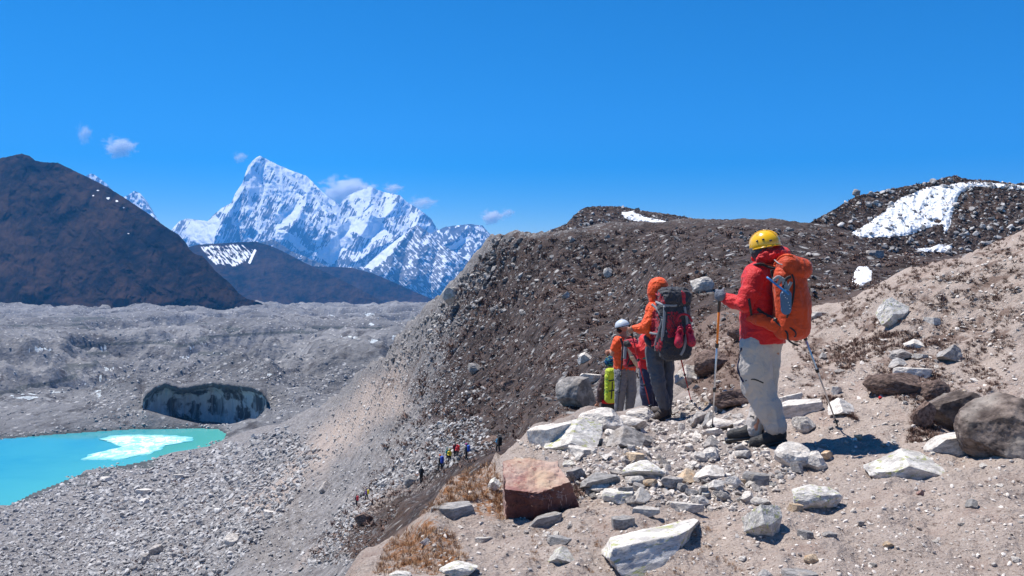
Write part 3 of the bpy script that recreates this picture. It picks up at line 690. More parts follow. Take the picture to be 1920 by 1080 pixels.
for o_ in (rh[-1], lh[-1]):
    o_.data.materials.clear(); o_.data.materials.append(M['ground'])
    for an_, av_ in (('scrub', .98), ('grey', .9), ('rust', 0.0), ('near', 0.0)):
        a_ = o_.data.attributes.new(an_, 'FLOAT', 'POINT'); a_.data.foreach_set('value', np.full(len(o_.data.vertices), av_, np.float32))
def hit_layer(layer, px, py):
    x, sy, by, PXX, PYY, DD, o = layer
    if not (x[0] < px < x[-1]): return None
    i = int((px - x[0]) / (x[1] - x[0])); t = (by[i] - py) / (by[i] - sy[i])
    if not (0 < t < 1): return None
    d = DD[i, int(t * (DD.shape[1] - 1))]; return np.array([uu(px) * d, d, vv(py) * d])
def snow_on(layer, poly, label, step=1.2, lift=0.0026, seed=2, jam=3.0, name="snow_patch", holes=()):
    x, sy, by, PXX, PYY, DD, o = layer
    xs = np.arange(min(p[0] for p in poly) - 6, max(p[0] for p in poly) + 6, step); ys = np.arange(min(p[1] for p in poly) - 6, max(p[1] for p in poly) + 6, step)
    A, B = np.meshgrid(xs, ys, indexing='ij')
    ci = np.clip((A - x[0]) / (x[1] - x[0]), 0, len(x) - 1.001); i0 = ci.astype(int)
    tb = (by[i0] - B) / (by[i0] - sy[i0]); rj = np.clip(tb, 0, 1) * (DD.shape[1] - 1.001); j0 = rj.astype(int)
    D = DD[i0, j0] * (1 - (rj - j0)) + DD[i0, np.minimum(j0 + 1, DD.shape[1] - 1)] * (rj - j0)
    ja = A + jam * fbm(A / 14, B / 9, 4, seed); jb = B + jam * fbm(A / 14 + 7, B / 9, 4, seed + 1)
    sdist = np.maximum(poly_dist(ja, jb, poly), -20)
    for hx, hy, hr in holes: sdist = np.minimum(sdist, np.hypot((ja - hx), (jb - hy) * 1.6) - hr)
    inside = (sdist > 0) & (tb < 1.0)
    th = np.clip(sdist / 5, -0.3, 1) * lift
    D = D * (1 - th) - 0.0 - 0.02
    Vv = np.stack([uu(A) * D, D, vv(B) * D + D * 0.0004], -1).reshape(-1, 3)
    k = inside[:-1, :-1] | inside[1:, :-1] | inside[:-1, 1:] | inside[1:, 1:]
    f = grid_faces(len(xs), len(ys), k)[:, ::-1]
    used, inv = np.unique(f, return_inverse=True)
    ob = mesh_np(name, Vv[used], inv.reshape(f.shape), M['snow'], True)
    tag(ob, label, 'snow patch', 'old snow lying on the hills')
    return ob
snow_on(rh, [(1594, 441), (1640, 412), (1690, 372), (1740, 352), (1812, 343), (1835, 346), (1800, 362), (1788, 390), (1782, 420), (1772, 440), (1768, 420), (1745, 425), (1700, 442), (1630, 446)], 'big white snowfield spread across the dark scrubby hill', holes=[(1735, 387, 4), (1758, 415, 8), (1690, 405, 3), (1718, 437, 3)])
snow_on(rh, [(1812, 343), (1850, 343), (1925, 350), (1990, 352), (1990, 360), (1925, 357), (1850, 350), (1815, 350)], 'thin white snow strip running along the crest at the far right edge', jam=1)
snow_on(rh, [(1712, 468), (1745, 466), (1762, 458), (1785, 462), (1780, 474), (1750, 472)], 'small flat snow patch just below the big snowfield', seed=9)
snow_on(rh, [(1742, 512), (1760, 500), (1785, 484), (1805, 482), (1775, 505), (1750, 515)], 'narrow snow remnant in the gully beside the tan bank', seed=12)
snow_on(lh, [(1166, 399), (1185, 398), (1210, 408), (1250, 416), (1284, 421), (1240, 425), (1200, 416), (1172, 410)], 'white wedge of snow near the top of the rounded hill', jam=1.5)
snow_on(lh, [(1150, 442), (1170, 434), (1190, 431), (1186, 436), (1165, 442)], 'short low snow strip at the foot of the rounded hill', jam=1)
# the two that lie on the near slope
def snow_near(poly, label, seed):
    xs = np.arange(min(p[0] for p in poly) - 4, max(p[0] for p in poly) + 4, 1.9); ys = np.arange(min(p[1] for p in poly) - 4, max(p[1] for p in poly) + 4, 1.5)
    V, idx = [], -np.ones((len(xs), len(ys)), int)
    for i, a in enumerate(xs):
        for j, b in enumerate(ys):
            s_ = float(poly_dist(np.array(a + 3 * perlin(np.array(a / 9), np.array(b / 9), seed)), np.array(b), poly))
            if s_ < -2.4: continue
            h = hit(a, b, dmin=14)
            if h is None: continue
            idx[i, j] = len(V); q = min(1.0, max(-0.2, s_ / 4)); V.append(h * (1 - 0.006 * q) + np.array([0, 0, 0.03]))
    fs = [(idx[i, j], idx[i, j + 1], idx[i + 1, j + 1], idx[i + 1, j]) for i in range(len(xs) - 1) for j in range(len(ys) - 1)
          if min(idx[i, j], idx[i, j + 1], idx[i + 1, j + 1], idx[i + 1, j]) >= 0 and
          np.ptp([V[k][1] for k in (idx[i, j], idx[i, j + 1], idx[i + 1, j + 1], idx[i + 1, j])]) < 16]
    if not fs: return
    tag(mesh_np("snow_patch", np.array(V), np.array(fs), M['snow']), label, 'snow patch', 'old snow lying on the hills')
snow_near([(1598, 530), (1602, 512), (1612, 502), (1624, 501), (1633, 510), (1632, 524), (1620, 534), (1606, 535)], 'round white snow patch in the hollow right of the yellow helmet', 3)
snow_near([(1500, 592), (1512, 584), (1550, 582), (1540, 592), (1516, 598)], 'small bright snow scrap beside the jacket elbow of the red hiker', 4)
# ------------------------------------------------------------------ rocks
def ico(sub):
    t = (1 + 5 ** 0.5) / 2
    V = np.array([(-1, t, 0), (1, t, 0), (-1, -t, 0), (1, -t, 0), (0, -1, t), (0, 1, t), (0, -1, -t), (0, 1, -t), (t, 0, -1), (t, 0, 1), (-t, 0, -1), (-t, 0, 1)], float)
    Fc = np.array([(0,11,5),(0,5,1),(0,1,7),(0,7,10),(0,10,11),(1,5,9),(5,11,4),(11,10,2),(10,7,6),(7,1,8),(3,9,4),(3,4,2),(3,2,6),(3,6,8),(3,8,9),(4,9,5),(2,4,11),(6,2,10),(8,6,7),(9,8,1)])
    V /= np.linalg.norm(V[0])
    for _ in range(sub):
        e = np.concatenate([Fc[:, [0, 1]], Fc[:, [1, 2]], Fc[:, [2, 0]]]); e.sort(1)
        u, inv = np.unique(e, axis=0, return_inverse=True); inv = inv.ravel()
        m = V[u].mean(1); m /= np.linalg.norm(m, axis=1)[:, None]
        n = len(Fc); b = len(V); V = np.concatenate([V, m])
        ab, bc, ca = b + inv[:n], b + inv[n:2*n], b + inv[2*n:]
        Fc = np.concatenate([np.stack(x, 1) for x in ((Fc[:, 0], ab, ca), (Fc[:, 1], bc, ab), (Fc[:, 2], ca, bc), (ab, bc, ca))])
    return V, Fc
ICO = {k: ico(k) for k in (0, 1, 2, 4, 5)}
def rock_shape(sub, seed, planes=11, cut=(0.55, 0.9), rough=0.05, squash=(1, 1, 1), extra=()):
    r = np.random.RandomState(seed); V, Fc = ICO[sub]; V = V * 1.25
    N = r.normal(size=(planes, 3)); N /= np.linalg.norm(N, axis=1)[:, None]; c = r.uniform(*cut, planes)
    for n_, c_ in (list(zip(N, c)) + [(np.array(a) / np.linalg.norm(a), b) for a, b in extra]) * (3 if sub > 2 else 1):
        d = V @ n_ - c_; V = V - np.where(d > 0, d, 0)[:, None] * n_
    if rough and sub > 1:
        nr = V / np.linalg.norm(V, axis=1)[:, None]
        V = V + nr * (rough * noise3(V * 2.2 + seed, seed) + rough * .6 * noise3(V * 5 + seed, seed + 1) + rough * .35 * noise3(V * 12 + seed, seed + 2) + rough * 0.2 * noise3(V * 25, seed + 3))[:, None]
    V = V * np.array(squash)
    mn, mx = V.min(0), V.max(0)
    V = (V - (mn + mx) / 2) / (mx - mn)          # unit box, centred
    return V, Fc
ROCKME = {}
def rock_mesh(kind, mat):
    key = (kind, mat)
    if key not in ROCKME:
        k, i = kind[0], int(kind[1:])
        if k == 'b': V, Fc = rock_shape(5, 100 + i, 10, (0.5, 0.85), 0.045)
        elif k == 'r': V, Fc = rock_shape(5, 200 + i, 8, (0.78, 0.98), 0.06)
        elif k == 's': V, Fc = rock_shape(5, 300 + i, 9, (0.55, 0.9), 0.035, extra=[((0.05, 0.05, 1), 0.28), ((0, .1, -1), 0.3)])
        elif k == 'w': V, Fc = rock_shape(5, 400 + i, 6, (0.6, 0.9), 0.04, extra=[((0.5, -0.55, 0.75), 0.35), ((-0.7, -.2, 0.65), 0.45)])
        me = bpy.data.meshes.new("rock_shape"); me.from_pydata([], [], [])
        me.vertices.add(len(V)); me.vertices.foreach_set("co", V.astype(np.float32).ravel())
        me.loops.add(Fc.size); me.loops.foreach_set("vertex_index", Fc.astype(np.int32).ravel())
        me.polygons.add(len(Fc)); me.polygons.foreach_set("loop_start", np.arange(0, Fc.size, 3, dtype=np.int32)); me.polygons.foreach_set("loop_total", np.full(len(Fc), 3, np.int32))
        me.polygons.foreach_set("use_smooth", np.ones(len(Fc), bool)); me.update(calc_edges=True)
        me.materials.append(M[mat]); ROCKME[key] = me
    return ROCKME[key]
def rock(px, by, w, h, kind, mat, label, name="rock", group='rocks strewn over the trail ledge', cat='rock', rz=None, tilt=(0, 0), depth=0.8, D=None, floor=False):
    p = (hit_floor(px, by) if floor else hit(px, by)) if D is None else at(px, by, D)
    if p is None: print("no hit", label, px, by); return None
    r = random.Random(int(px * 7 + by * 13)); d = p[1]
    Wd = w * d / F; Hp = h * d / F; phi = math.atan2(by - HOR, F)
    dep = Wd * depth
    Ht = max(0.22 * Wd, (Hp - 0.55 * dep * math.sin(max(phi, 0))) / math.cos(phi))
    o = bpy.data.objects.new(name, rock_mesh(kind, mat)); COL.objects.link(o)
    bury = 0.30
    o.scale = (Wd * 1.06, dep, Ht * (1 + bury))
    o.location = (p[0], p[1] + dep * 0.38, p[2] + Ht * (0.5 - bury / 2))
    if not floor and D is None:
        gz = ground_z(o.location.x, o.location.y); o.location.z = 0.5 * (gz + p[2]) + Ht * (0.5 - bury / 2)
    o.rotation_euler = (math.radians(tilt[0]), math.radians(tilt[1]), math.radians(r.uniform(-14, 14) if rz is None else rz))
    tag(o, label, cat, group)
    return o
R_ = rock
G = 'granite'
# the great boulders on the rim
R_(1080, 846, 118, 60, 'w1', 'granite_lichen', 'biggest pale boulder on the rim, its near side speckled dark grey', depth=.7, rz=10)
R_(1040, 838, 92, 50, 's1', G, 'long bright slab leaning on the left of the biggest rim boulder', tilt=(6, -14))
R_(1130, 806, 84, 42, 'r1', G, 'smooth cream boulder below the lime green backpack')
R_(1203, 786, 52, 22, 'r2', G, 'flat topped stone beside the boots of the bare armed hiker')
R_(1186, 806, 60, 30, 'b1', G, 'weathered stone just left of the brown walking boots')
R_(1178, 840, 76, 44, 'w2', 'granite_dark', 'dark faced block right of the biggest rim boulder')
R_(1210, 836, 30, 20, 'r3', 'granite_dark', 'small rounded grey stone beside the dark faced block')
R_(1092, 857, 52, 19, 's2', G, 'flat cream slab behind the red boulder, half sunk in grit')
R_(1190, 866, 38, 18, 's3', 'granite_ochre', 'orange stained slab among grey rubble right of the red boulder')
R_(1082, 901, 38, 26, 'b2', 'granite_dark', 'black and white lichened stone touching the right of the red boulder')
R_(1127, 918, 74, 32, 'b3', 'slate', 'blue grey block with a flat top right of the red boulder')
R_(1210, 898, 82, 34, 'r4', 'granite_lichen', 'long humped pale boulder in the middle of the rubble')
R_(1118, 927, 42, 20, 'b4', G, 'small white stone in front of the blue grey block')
R_(1160, 943, 56, 21, 's4', 'granite_lichen', 'undercut pale rock with a dark hollow beneath it')
R_(1203, 948, 38, 32, 'w3', G, 'upright wedge shaped stone beside the undercut pale rock')
R_(1192, 911, 36, 18, 'r5', G, 'rounded stone below the long humped boulder')
R_(1222, 915, 30, 18, 'b5', 'granite_ochre', 'tan cornered stone beneath the long humped boulder')
R_(1262, 920, 42, 26, 'b6', 'granite_dark', 'dark grey angular stone left of the ochre stone')
R_(926, 922, 26, 26, 'b7', 'granite_lichen', 'black and white stone pressed against the left of the red boulder')
# foreground of the trail
_o = R_(1232, 1040, 150, 80, 's1', 'granite_lichen', 'large long slab with yellow green lichen at the bottom of the trail')
_o.location = (0.84, 4.56, ground_z(0.84, 4.56) - 0.005); _o.scale = (1.06, 0.36, 0.16); _o.rotation_euler = (math.radians(-3), math.radians(3), math.radians(46))
R_(1054, 1058, 48, 31, 'w5', 'granite_lichen', 'small peaked stone alone on bare sand below the red boulder')
R_(859, 1088, 72, 32, 'r6', 'granite_lichen', 'rounded black and white stone at the bottom edge near the rust grass')
R_(848, 974, 80, 26, 's5', 'slate', 'broad dark slate slab sunk in the sand left of the red boulder', tilt=(8, -9), depth=.5)
R_(1023, 987, 62, 22, 's6', 'slate', 'thin slate slab lying in front of the red boulder', tilt=(6, -13), depth=.4)
R_(1170, 992, 42, 22, 's7', 'slate', 'flat blue grey stone flush with the sand above the lichen slab', tilt=(10, -6), depth=.6)
R_(1212, 968, 52, 18, 's8', G, 'flat cream stone sunk in the sand above the lichen slab', depth=.6)
R_(1050, 1020, 44, 16, 's9', 'slate', 'half buried grey stone just above the small peaked stone', depth=.6)
R_(907, 1017, 34, 9, 's1', G, 'thin pale chip on the sand right of the rust grass', depth=.5)
R_(796, 1024, 19, 16, 'b8', G, 'small white stone poking from the rust grass')
R_(750, 1086, 40, 14, 'r7', 'granite_lichen', 'lichened stone cut by the bottom edge below the rust grass')
R_(1290, 958, 60, 12, 's2', G, 'long pale slab fragment beside the cube like white stone', depth=.4)
R_(1317, 951, 33, 23, 'b9', G, 'cube like white stone on reddish soil')
R_(1438, 1012, 70, 64, 'b4', 'granite_lichen', 'tall white wedge of granite standing alone on the reddish soil', depth=.75)
R_(1538, 958, 102, 46, 'r8', 'granite_lichen', 'broad flat topped white boulder below the hiker\'s shadow', depth=.6)
R_(1430, 948, 36, 18, 'b1', G, 'white stone just above the tall granite wedge')
R_(1494, 958, 28, 15, 's3', 'granite_ochre', 'cream chip between the granite wedge and the flat topped boulder')
R_(1715, 900, 142, 58, 'w7', 'granite_lichen', 'long white boulder with a dark pitted right end on the right of the trail', depth=.55, rz=8)
R_(1495, 880, 66, 50, 'r9', 'granite', 'rounded white boulder at the edge of the hiker\'s shadow', depth=.9)
R_(1533, 884, 48, 36, 'r1', 'granite', 'smaller rounded stone beside the white boulder in the shadow edge')
R_(1553, 864, 26, 18, 'b2', 'granite_ochre', 'rusty brown stone tucked behind the two rounded stones')
R_(1422, 912, 48, 26, 's4', 'slate', 'bluish flat stone in the rubble left of the white boulder')
R_(1412, 916, 30, 18, 'b3', G, 'pinkish grey stone in front of the bluish flat stone')
R_(1345, 923, 30, 24, 'b4', G, 'light stone at the lower rim of the rubble')
R_(1333, 898, 54, 26, 'w8', G, 'cream wedge in the rubble with a darker underside')
R_(1288, 906, 38, 26, 'w9', 'granite_ochre', 'ochre yellow stone in the middle of the rubble')
R_(1336, 862, 32, 22, 'r2', G, 'plump pale stone left of the hiker\'s boots')
R_(1397, 861, 34, 18, 'b5', G, 'grey stone below the toes of the hiker\'s boots')
R_(1513, 1012, 28, 18, 's5', 'slate', 'tilted slate chip right of the tall granite wedge')
R_(1557, 1007, 26, 10, 's6', 'granite_dark', 'small dark flat stone on bare sand')
R_(1523, 1057, 27, 18, 'r3', 'granite_ochre', 'small tan pebble shaped stone near the bottom edge')
R_(1437, 1092, 36, 24, 'r4', 'slate', 'grey stone cut by the bottom edge left of a wider one')
R_(1507, 1092, 62, 24, 's7', 'slate', 'wide grey stone cut by the bottom edge')
R_(1616, 987, 14, 11, 'b6', 'granite_dark', 'small dark stone on the sand right of centre')
R_(1668, 1028, 18, 11, 'b7', 'granite_ochre', 'yellowish stone on the fine gravel at the lower right')
R_(1727, 929, 14, 12, 'b8', 'redrock', 'little red brown stone below the long white boulder')
R_(1826, 953, 26, 16, 'w1', 'slate', 'small slate grey peak shaped stone near the right edge')
# around and behind the hikers
R_(1514, 811, 42, 32, 'b9', G, 'blocky stone under the leaning slab beside the hiker\'s boots')
R_(1505, 781, 84, 30, 's8', G, 'long flat pale slab behind the hiker\'s boots', tilt=(5, -10), depth=.6)
R_(1586, 778, 56, 34, 'w2', G, 'pale rock under the right hand trekking pole')
R_(1486, 758, 44, 20, 's9', G, 'thin cream slab behind the hiker\'s calf', tilt=(4, -18), depth=.4)
R_(1572, 739, 22, 15, 's1', G, 'small white plate on the bank right of the grey trousers')
R_(1545, 674, 15, 12, 'w3', 'slate', 'small grey stone on the bank beside the silver pole')
R_(1360, 806, 56, 24, 'b1', G, 'broad grey stone beside the left hand pole tip')
R_(1343, 817, 34, 16, 'b2', G, 'pale stone under the left hand pole tip')
R_(1335, 842, 30, 24, 'w4', 'granite_dark', 'grey sharp stone just below the left hand pole tip')
R_(1312, 795, 32, 26, 'b3', 'granite_dark', 'grey rock between the two standing hikers')
R_(1334, 803, 30, 32, 'w5', 'slate', 'upright slate rock left of the left hand pole')
R_(1294, 726, 48, 44, 'b4', G, 'white blocky rock behind the red trekking pole', D=11.8)
R_(1320, 547, 42, 28, 'r5', G, 'rounded boulder on the slope between the two hikers\' heads')
R_(1082, 766, 74, 62, 'b5', 'granite_dark', 'big steep sided boulder left of the lime green backpack')
R_(1110, 720, 40, 22, 'b6', G, 'pale rock on top of the scree left of the woolly hat')
R_(1528, 597, 58, 16, 's2', G, 'bright flat rock behind the elbow of the red jacket')
R_(1680, 605, 70, 44, 'w6', 'granite_lichen', 'large tilted slab set in the grassy bank', tilt=(0, -25), depth=.5, rz=20)
R_(1720, 652, 34, 16, 'w7', G, 'pointed cream rock on the grassy bank')
R_(1696, 675, 40, 19, 'b7', 'granite_dark', 'grey block with a shaded face on the grassy bank')
R_(1687, 688, 34, 19, 'w8', 'slate', 'bluish stone in front of the grey block on the bank')
R_(1728, 671, 28, 9, 's3', G, 'thin white slab right of the grey block')
R_(1716, 707, 66, 17, 's4', G, 'long low slab above the dark turf overhang', depth=.4)
R_(1751, 609, 28, 12, 's5', G, 'white plate like stone high on the bank')
R_(1786, 680, 44, 34, 'b8', 'slate', 'mottled grey outcrop stone at the right of the bank')
R_(1812, 815, 122, 84, 'r6', 'brownrock', 'large dark brown boulder with a pale rim at the right', depth=.8)
R_(1908, 852, 150, 118, 'r2', 'brownrock', 'big streaked dark rock outcrop at the right edge', depth=.9)
R_(1800, 850, 120, 36, 's6', G, 'low grey slab under the large dark brown boulder', depth=.5, tilt=(0, -8))
R_(1757, 792, 24, 34, 'b9', G, 'bluish white stone at the foot of the dark brown boulder')
# on the far slope
FARG = 'boulders on the moraine slope'
R_(840, 566, 24, 28, 'r7', 'granite_lichen', 'pale rounded boulder perched on the skyline edge of the moraine', group=FARG, D=131)
R_(721, 694, 34, 26, 'b1', 'granite_dark', 'dark boulder cluster piece on the lower skyline of the moraine', group=FARG, D=186)
R_(741, 668, 20, 16, 'b2', 'granite_dark', 'dark boulder above the lower skyline cluster', group=FARG, D=180)
R_(765, 655, 26, 16, 's1', G, 'bright sliver of rock at the lower moraine skyline', group=FARG, D=172)
R_(770, 912, 22, 22, 'r8', 'slate', 'round grey boulder beside the path left of the black dressed walker', group=FARG)
R_(431, 1026, 30, 26, 'r9', G, 'lone big round boulder in the middle of the scree', group=FARG)
R_(606, 924, 20, 20, 'w1', 'granite_dark', 'dark pointed boulder on the smooth scree', group=FARG)
R_(503, 968, 22, 12, 's2', G, 'flat boulder half way down the scree', group=FARG)
R_(290, 1040, 26, 20, 'b3', 'granite_dark', 'grey boulder near the bottom left of the scree', group=FARG)
R_(268, 1058, 22, 18, 'r1', 'granite_dark', 'rounded boulder below the grey one at the bottom left of the scree', group=FARG)
R_(176, 915, 18, 12, 'b4', 'granite_dark', 'dark boulder nearest the lake shore', group=FARG)
R_(198, 904, 26, 12, 'b5', G, 'white boulder sitting above the lake shore', group=FARG)
R_(266, 931, 24, 16, 'b6', G, 'large white boulder below the lake', group=FARG)
R_(267, 946, 18, 12, 'r2', G, 'white boulder just under the large white one', group=FARG)
R_(330, 900, 20, 12, 's3', G, 'pale boulder at the top of the brown gully by the lake', group=FARG)
R_(1096, 780 - 100, 26, 20, 'b7', G, 'pale block half way up the dark slope', group=FARG)
R_(1140, 520, 16, 18, 'r3', G, 'pale boulder high on the dark slope', group=FARG)
R_(1060, 560, 16, 14, 'b8', G, 'lone pale boulder below the rim of the dark slope', group=FARG)
R_(890, 700, 30, 20, 'b9', 'granite_dark', 'dark outcrop where scree meets the dark slope', group=FARG)
R_(1608, 366, 14, 12, 'b1', 'granite_dark', 'dark boulder standing on the right hand skyline', group=FARG, D=150)
R_(1196, 396, 10, 7, 'b2', 'granite_dark', 'small boulder on the rounded hilltop skyline', group=FARG, D=222)
R_(1645, 482, 30, 12, 's4', 'granite_dark', 'long dark boulder below the big snowfield', group=FARG)

# the red boulder: a block with a flat tilted top and an undercut front with its shade painted in
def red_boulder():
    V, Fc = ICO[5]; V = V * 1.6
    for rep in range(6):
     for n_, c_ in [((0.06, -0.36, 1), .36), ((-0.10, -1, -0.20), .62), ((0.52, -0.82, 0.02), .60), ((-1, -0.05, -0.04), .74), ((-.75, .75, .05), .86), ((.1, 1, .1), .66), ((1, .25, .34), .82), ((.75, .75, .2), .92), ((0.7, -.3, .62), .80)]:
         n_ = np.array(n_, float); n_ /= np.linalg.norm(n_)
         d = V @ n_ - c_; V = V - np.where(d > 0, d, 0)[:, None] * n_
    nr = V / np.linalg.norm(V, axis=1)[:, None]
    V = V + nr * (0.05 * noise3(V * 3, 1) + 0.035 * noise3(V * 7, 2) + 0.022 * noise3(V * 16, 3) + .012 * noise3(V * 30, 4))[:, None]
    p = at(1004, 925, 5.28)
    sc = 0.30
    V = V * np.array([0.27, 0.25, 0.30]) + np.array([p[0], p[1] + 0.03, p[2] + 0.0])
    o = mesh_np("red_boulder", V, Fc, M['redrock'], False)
    o.data.materials.append(M['shadedred'])
    o.data.polygons.foreach_set("material_index", [1 if (p.normal.y < -0.62 and p.normal.z < 0.55) else 0 for p in o.data.polygons])  # faces turned to the camera take the dark colour, as painted shade
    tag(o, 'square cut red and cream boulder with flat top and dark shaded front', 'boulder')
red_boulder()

# a great many smaller stones of one kind: individuals where they show largest
def stone_cloud(n, region, sizes, seed, flr=False, minD=0, maxD=999, power=2.2):
    r = np.random.RandomState(seed); x0, x1 = min(p[0] for p in region), max(p[0] for p in region); y0, y1 = min(p[1] for p in region), max(p[1] for p in region)
    out = []; tries = 0
    while len(out) < n and tries < n * 8:
        tries += 1
        a, b = r.uniform(x0, x1), r.uniform(y0, y1)
        if not in_poly(np.array(a), np.array(b), region): continue
        h = hit_floor(a, b) if flr else hit(a, b)
        if h is None or not (minD < h[1] < maxD): continue
        s = sizes[0] * (sizes[1] / sizes[0]) ** (r.uniform() ** power)
        out.append((h, s * h[1] / F))
    return out
LEDGE = [(690, 1078), (820, 975), (940, 875), (1010, 815), (1100, 790), (1300, 740), (1480, 700), (1560, 600), (1920, 440), (1930, 1080)]
MID = [(960, 830), (1130, 800), (1290, 740), (1400, 790), (1440, 850), (1500, 880), (1420, 960), (1250, 960), (1090, 930), (1060, 860)]
rs = random.Random(5)
rs2 = random.Random(8)
cl = stone_cloud(150, MID, (10, 34), 31, power=1.3) + stone_cloud(85, LEDGE, (6, 20), 32, power=1.5) + stone_cloud(25, [(1270, 760), (1290, 690), (1420, 680), (1480, 760), (1400, 790)], (7, 20), 33)
for h, s in cl:
    k = rs.choice('bbrrssw') + str(rs.randint(1, 9)); mk = rs.choice(['granite', 'granite', 'granite', 'granite_dark', 'slate', 'granite_lichen', 'granite_ochre'][:rs.choice([4, 6, 7])])
    o = bpy.data.objects.new("stone", rock_mesh(k, mk)); COL.objects.link(o)
    hh = s * rs.uniform(.45, .85)
    o.scale = (s, s * rs.uniform(.6, 1), hh); o.rotation_euler = (rs.uniform(-.3, .3), rs.uniform(-.3, .3), rs.uniform(0, 6.28))
    o.location = (h[0], h[1], h[2] + hh * rs.uniform(.12, .3))
    sx_, sy_ = 960 + F * h[0] / h[1], HOR - F * h[2] / h[1]; sw_ = s * F / h[1]
    adj = 'large' if sw_ > 24 else 'middle sized' if sw_ > 15 else 'small'
    colr = {'granite': 'pale grey', 'granite_dark': 'dark grey', 'slate': 'slate grey', 'granite_lichen': 'white speckled', 'granite_ochre': 'ochre'}[mk]
    shp = {'b': 'blocky', 'r': 'rounded', 's': 'flat', 'w': 'wedge shaped'}[k[0]]
    zone = ('on the bank behind the hikers' if sy_ < 740 else 'on the sandy trail at the right' if sx_ > 1560 else 'on the sand along the bottom' if sy_ > 985 else 'on the sand left of the rubble' if sx_ < 1040
            else 'around the boots of the walking line' if sy_ < 825 else 'in the rubble beside the red boulder' if sx_ < 1180 else 'in the middle of the rubble' if sx_ < 1320 else 'in the rubble below the grey trousers' if sy_ < 900 else 'at the lower edge of the rubble')
    tag(o, f'{adj} {shp} {colr} stone {zone}', 'stone', f'loose stones {zone}')

def clustered(n, region, sizes, seed, sc=40, thr=0.0, minD=0, maxD=999, power=1.5):
    raw = stone_cloud(int(n * 2.4), region, sizes, seed, minD=minD, maxD=maxD, power=power)
    out = []
    for h, s in raw:
        px, py = 960 + F * h[0] / h[1], HOR - F * h[2] / h[1]
        if float(fbm(np.array(px / sc), np.array(py / sc * 1.7), 3, seed)) > thr: out.append((h, s))
    return out[:n]
def rubble(name, items, mat, sub, seed, label, flat=True, sink=0.1):
    r = np.random.RandomState(seed); shapes = [rock_shape(sub, seed * 50 + i, 7, (0.55, 0.9), 0.05) for i in range(14)]
    n = len(items); C = np.array([i[0] for i in items]); Sz = np.array([i[1] for i in items])
    ch = r.randint(0, 14, n); Vs, Fs, off = [], [], 0
    for k in range(14):
        m_ = np.where(ch == k)[0]
        if len(m_) == 0: continue
        V, Fc = shapes[k]; a = r.uniform(0, 6.28, len(m_)); c, s = np.cos(a), np.sin(a)
        sc = np.stack([np.ones(len(m_)), r.uniform(.6, 1.05, len(m_)), r.uniform(.4, .85, len(m_))], -1) * Sz[m_][:, None]
        tl = r.uniform(-.5, .5, (len(m_), 2))
        v = V[None] * sc[:, None, :]
        z = v[..., 2] + v[..., 0] * tl[:, :1] + v[..., 1] * tl[:, 1:]
        x = v[..., 0] * c[:, None] - v[..., 1] * s[:, None]; y = v[..., 0] * s[:, None] + v[..., 1] * c[:, None]
        v = np.stack([x, y, z], -1) + C[m_][:, None, :] + np.array([0, 0, 1]) * (sc[:, 2] * sink)[:, None, None]
        Vs.append(v.reshape(-1, 3)); Fs.append((Fc[None] + off + (np.arange(len(m_)) * len(V))[:, None, None]).reshape(-1, 3)); off += v.shape[0] * v.shape[1]
    o = mesh_np(name, np.concatenate(Vs), np.concatenate(Fs), mat, not flat)
    tag(o, label, name, kind='stuff')
rubble("gravel", stone_cloud(10500, LEDGE, (1.1, 10), 41, power=2.8) + stone_cloud(3600, MID, (2, 14), 42, power=1.9), M['stones'], 1, 3, 'small chips and pebbles of grey rock over the dusty trail')
FACE = [(840, 560), (930, 455), (1300, 425), (1560, 430), (1780, 500), (1500, 600), (1300, 700), (1130, 730), (1030, 800), (900, 860), (760, 930), (690, 1060), (560, 1060), (690, 900), (790, 700)]
SCREE = [(830, 560), (790, 650), (690, 700), (600, 785), (480, 840), (250, 880), (160, 890), (0, 960), (0, 1080), (690, 1080), (700, 950), (900, 830), (870, 640)]
TOE = [(440, 830), (250, 890), (160, 900), (160, 1080), (420, 1080), (520, 980), (600, 860), (540, 800)]
BELT = [(780, 800), (900, 780), (930, 840), (860, 870), (760, 900), (680, 960), (620, 1060), (560, 1070), (640, 950), (730, 880)]
rubble("scree", stone_cloud(14000, SCREE, (1.2, 8), 52, minD=30, power=3.6) + stone_cloud(15000, TOE, (1.5, 14), 53, minD=90, power=3.4) + stone_cloud(1600, BELT, (2.5, 12), 54, minD=20, power=1.8) + stone_cloud(7000, [(-250, 1000), (0, 962), (60, 930), (180, 890), (180, 1080), (-250, 1080)], (1.5, 12), 67, minD=90, power=3.2) + stone_cloud(1500, [(-200, 1000), (0, 953), (60, 921), (160, 882), (330, 850), (424, 822), (440, 834), (330, 868), (160, 904), (0, 978), (-200, 1030)], (2.2, 9), 68, minD=90, power=2.2), M['stones_far'], 1, 4, 'countless pale broken stones running down to the lake')
rubble("slope_debris", stone_cloud(6500, FACE, (1.1, 7), 51, minD=14, power=3.4) + clustered(5500, FACE, (1.4, 13), 57, 48, 0.10, minD=14, power=3.8) + stone_cloud(420, [(800, 600), (925, 446), (990, 440), (930, 520), (850, 640)], (3, 14), 58, minD=30, power=2.0) + stone_cloud(300, [(690, 690), (800, 590), (850, 600), (760, 700)], (3, 12), 59, minD=30, power=2.0), M['stones_dark'], 1, 14, 'broken grey stones scattered over the dark upper slope')
FLOORP = [(0, 560), (0, 830), (430, 800), (560, 770), (820, 590), (820, 565)]
NEARF = [(160, 690), (160, 800), (280, 800), (270, 740), (500, 735), (510, 800), (600, 780), (700, 690), (500, 650)]
